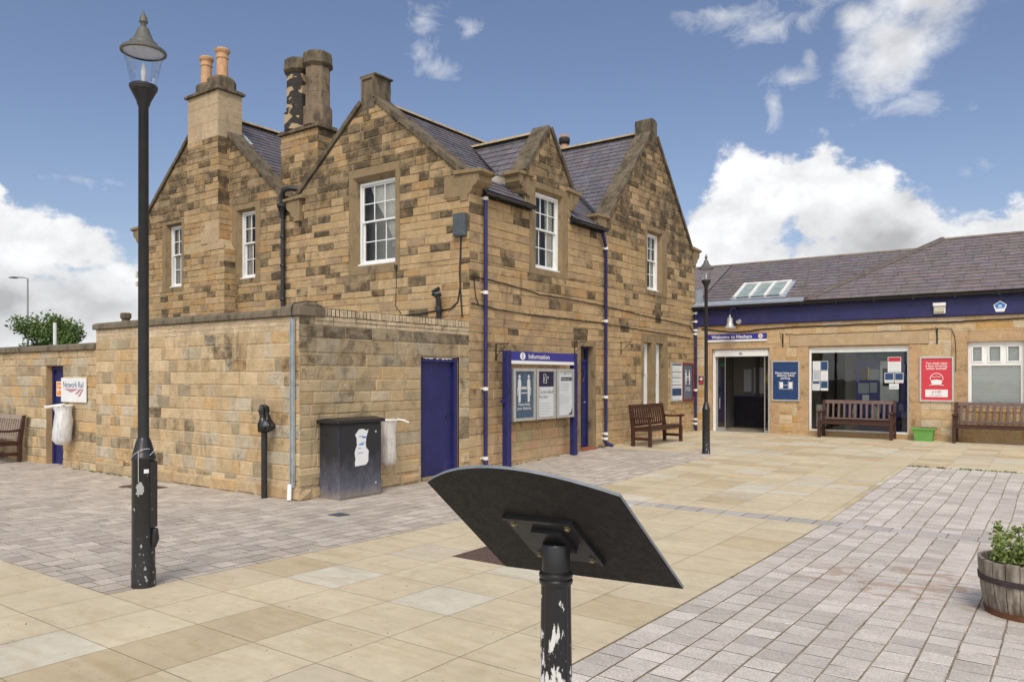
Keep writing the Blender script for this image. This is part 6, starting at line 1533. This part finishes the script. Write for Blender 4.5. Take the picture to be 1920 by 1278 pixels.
o = thing('plant_trough', 'bright green flared plastic trough between the two brown benches', 'planter', (-2.66, 20.0, g(20)))
zb = g(19.95); m = MB()
def taper(m, cx, cy, w0, d0, w1, d1, z0, z1):
    m.poly([(cx-w0, cy-d0, z0), (cx+w0, cy-d0, z0), (cx+w0, cy+d0, z0), (cx-w0, cy+d0, z0), (cx-w1, cy-d1, z1), (cx+w1, cy-d1, z1), (cx+w1, cy+d1, z1), (cx-w1, cy+d1, z1)], [(0, 3, 2, 1), (0, 1, 5, 4), (1, 2, 6, 5), (2, 3, 7, 6), (3, 0, 4, 7)])
taper(m, -2.68, 20.02, .19, .10, .19, .10, zb, zb+.035); taper(m, -2.68, 20.02, .185, .095, .205, .11, zb+.035, zb+.20); taper(m, -2.68, 20.02, .205, .11, .235, .13, zb+.20, zb+.27)
m.build('trough_body', 'green_plastic', o, bevel=.004)
m = MB()
for a, b, c, d in ((-.25, .25, -.145, -.12), (-.25, .25, .12, .145), (-.25, -.225, -.12, .12), (.225, .25, -.12, .12)): m.box((-2.68+a, 20.02+c, zb+.265), (-2.68+b, 20.02+d, zb+.305))
m.build('trough_rim', 'green_plastic', o, bevel=.006)
m = MB(); m.box((-2.68-.22, 19.90, zb+.24), (-2.68+.22, 20.13, zb+.25)); m.build('soil', 'soil', o)

# ------------------------------------------------------------------ far left: trees, masts, aerial
def tree(x, y, H, Rr, label, seed, n=2600, dens=9):
    r = random.Random(seed); o = thing('leafy_tree', label, 'tree', (x, y, -.4), 'trees beyond the yard wall')
    m = MB(); m.tube([(x, y, -.4), (x+.1, y, H*.3), (x, y+.1, H*.55)], [.28, .2, .12], 10); pts = []
    for k in range(dens):
        a = r.uniform(0, 6.28); d = Rr*r.uniform(.25, .8); z = H*r.uniform(.42, .86)
        e = (x+d*math.cos(a), y+d*math.sin(a), z); m.tube([(x, y, H*.35), tuple(Vector((x, y, H*.4)).lerp(Vector(e), .6)), e], [.1, .05, .02], 6)
        pts.append((e, Rr*r.uniform(.22, .42)))
        for _ in range(2): pts.append(((e[0]+r.uniform(-.8, .8), e[1]+r.uniform(-.8, .8), e[2]+r.uniform(-.4, .9)), Rr*.26))
    pts.append(((x, y, H*.86), Rr*.42)); m.build('trunk', 'bark', o, smooth=60)
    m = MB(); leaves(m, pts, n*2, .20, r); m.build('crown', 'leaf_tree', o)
tree(-64.5, 27.5, 6.5, 2.9, 'broad green tree showing over the yard wall beside the tall street lamp', 1, 5200, 14)
tree(-57.2, 33.5, 5.6, 2.0, 'green treetop peeping up at the end of the block coping', 2, 2400, 9)
tree(-70, 25, 4.2, 2.0, 'low bush-like treetop at the left of the broad green tree', 3, 1600, 8)
m = MB(); m.tube([(-65.6, 26.7, -.4), (-65.6, 26.7, 9.2), (-65.9, 26.5, 9.28), (-66.4, 26.3, 9.3)], [.09, .06, .05, .04], 8); m.box((-67.0, 25.9, 9.25), (-66.3, 26.4, 9.33)); tag(m.build('street_light', 'pole_grey', loc=(-65.6, 26.7, -.4)), 'tall thin brown street light column far beyond the yard wall', 'street light')
m = MB(); m.tube([(-42.6, 18.63, -.4), (-42.6, 18.63, 4.37)], .09, 8); tag(m.build('white_mast', 'white_band', loc=(-42.6, 18.63, -.4), smooth=40), 'short white pole rising behind the yard wall in front of the broad tree', 'pole')
m = MB(); m.tube([(-19.75, 10.75, 2.4), (-19.75, 10.75, 4.3)], .022, 8); m.tube([(-19.75, 10.75, 4.1), (-19.1, 10.75, 4.1)], .015, 6); m.tube([(-19.75, 10.65, 4.18), (-19.75, 10.65, 4.34)], .045, 8); m.tube([(-19.75, 10.65, 3.95), (-19.75, 10.65, 4.07)], .04, 8); tag(m.build('aerial', 'white_band', loc=(-19.75, 10.75, 2.4)), 'slim white aerial on an arm at the left end of the house', 'aerial')
m = MB(); q = random.Random(77)
for _ in range(130):
    t = q.random()
    if t < .45: x, y = q.uniform(-2.3, -.6), 14.94+q.uniform(-.02, .02)
    elif t < .8: x, y = q.uniform(-15, -11), YO-.06-q.random()*.05
    else: x, y = XF+.06+q.random()*.06, q.uniform(11.2, 20)
    for k in range(9):
        a = q.uniform(0, 6.28); L = q.uniform(.012, .045); p = Vector((x+q.uniform(-.02, .02), y+q.uniform(-.012, .012), g(y)-.002)); d_ = Vector((math.cos(a)*.6, math.sin(a)*.6, 1)).normalized()*L; w_ = Vector((-math.sin(a), math.cos(a), 0))*L*.2
        tt = q.random(); m.face([p-w_, p+w_, p+d_], (tt, tt, tt, 0))
o = m.build('weeds', 'leaf_tree'); o['kind'] = 'stuff'
# fallen leaves, litter specks, pipe foot stones
rk = random.Random(9)
for x, y in ((XF+.05, 10.62), (XF+.06, 14.95), (XF+.05, 15.28)):
    m = MB()
    for k in range(5):
        s = rk.uniform(.03, .06); m.lathe([(s, g(y)-.02), (s*.9, g(y)+s*.6), (s*.3, g(y)+s)], 7, (x+rk.uniform(-.03, .08), y+rk.uniform(-.1, .08)), rot=rk.random())
    m.build('foot_stones', 'trim_dark', house)
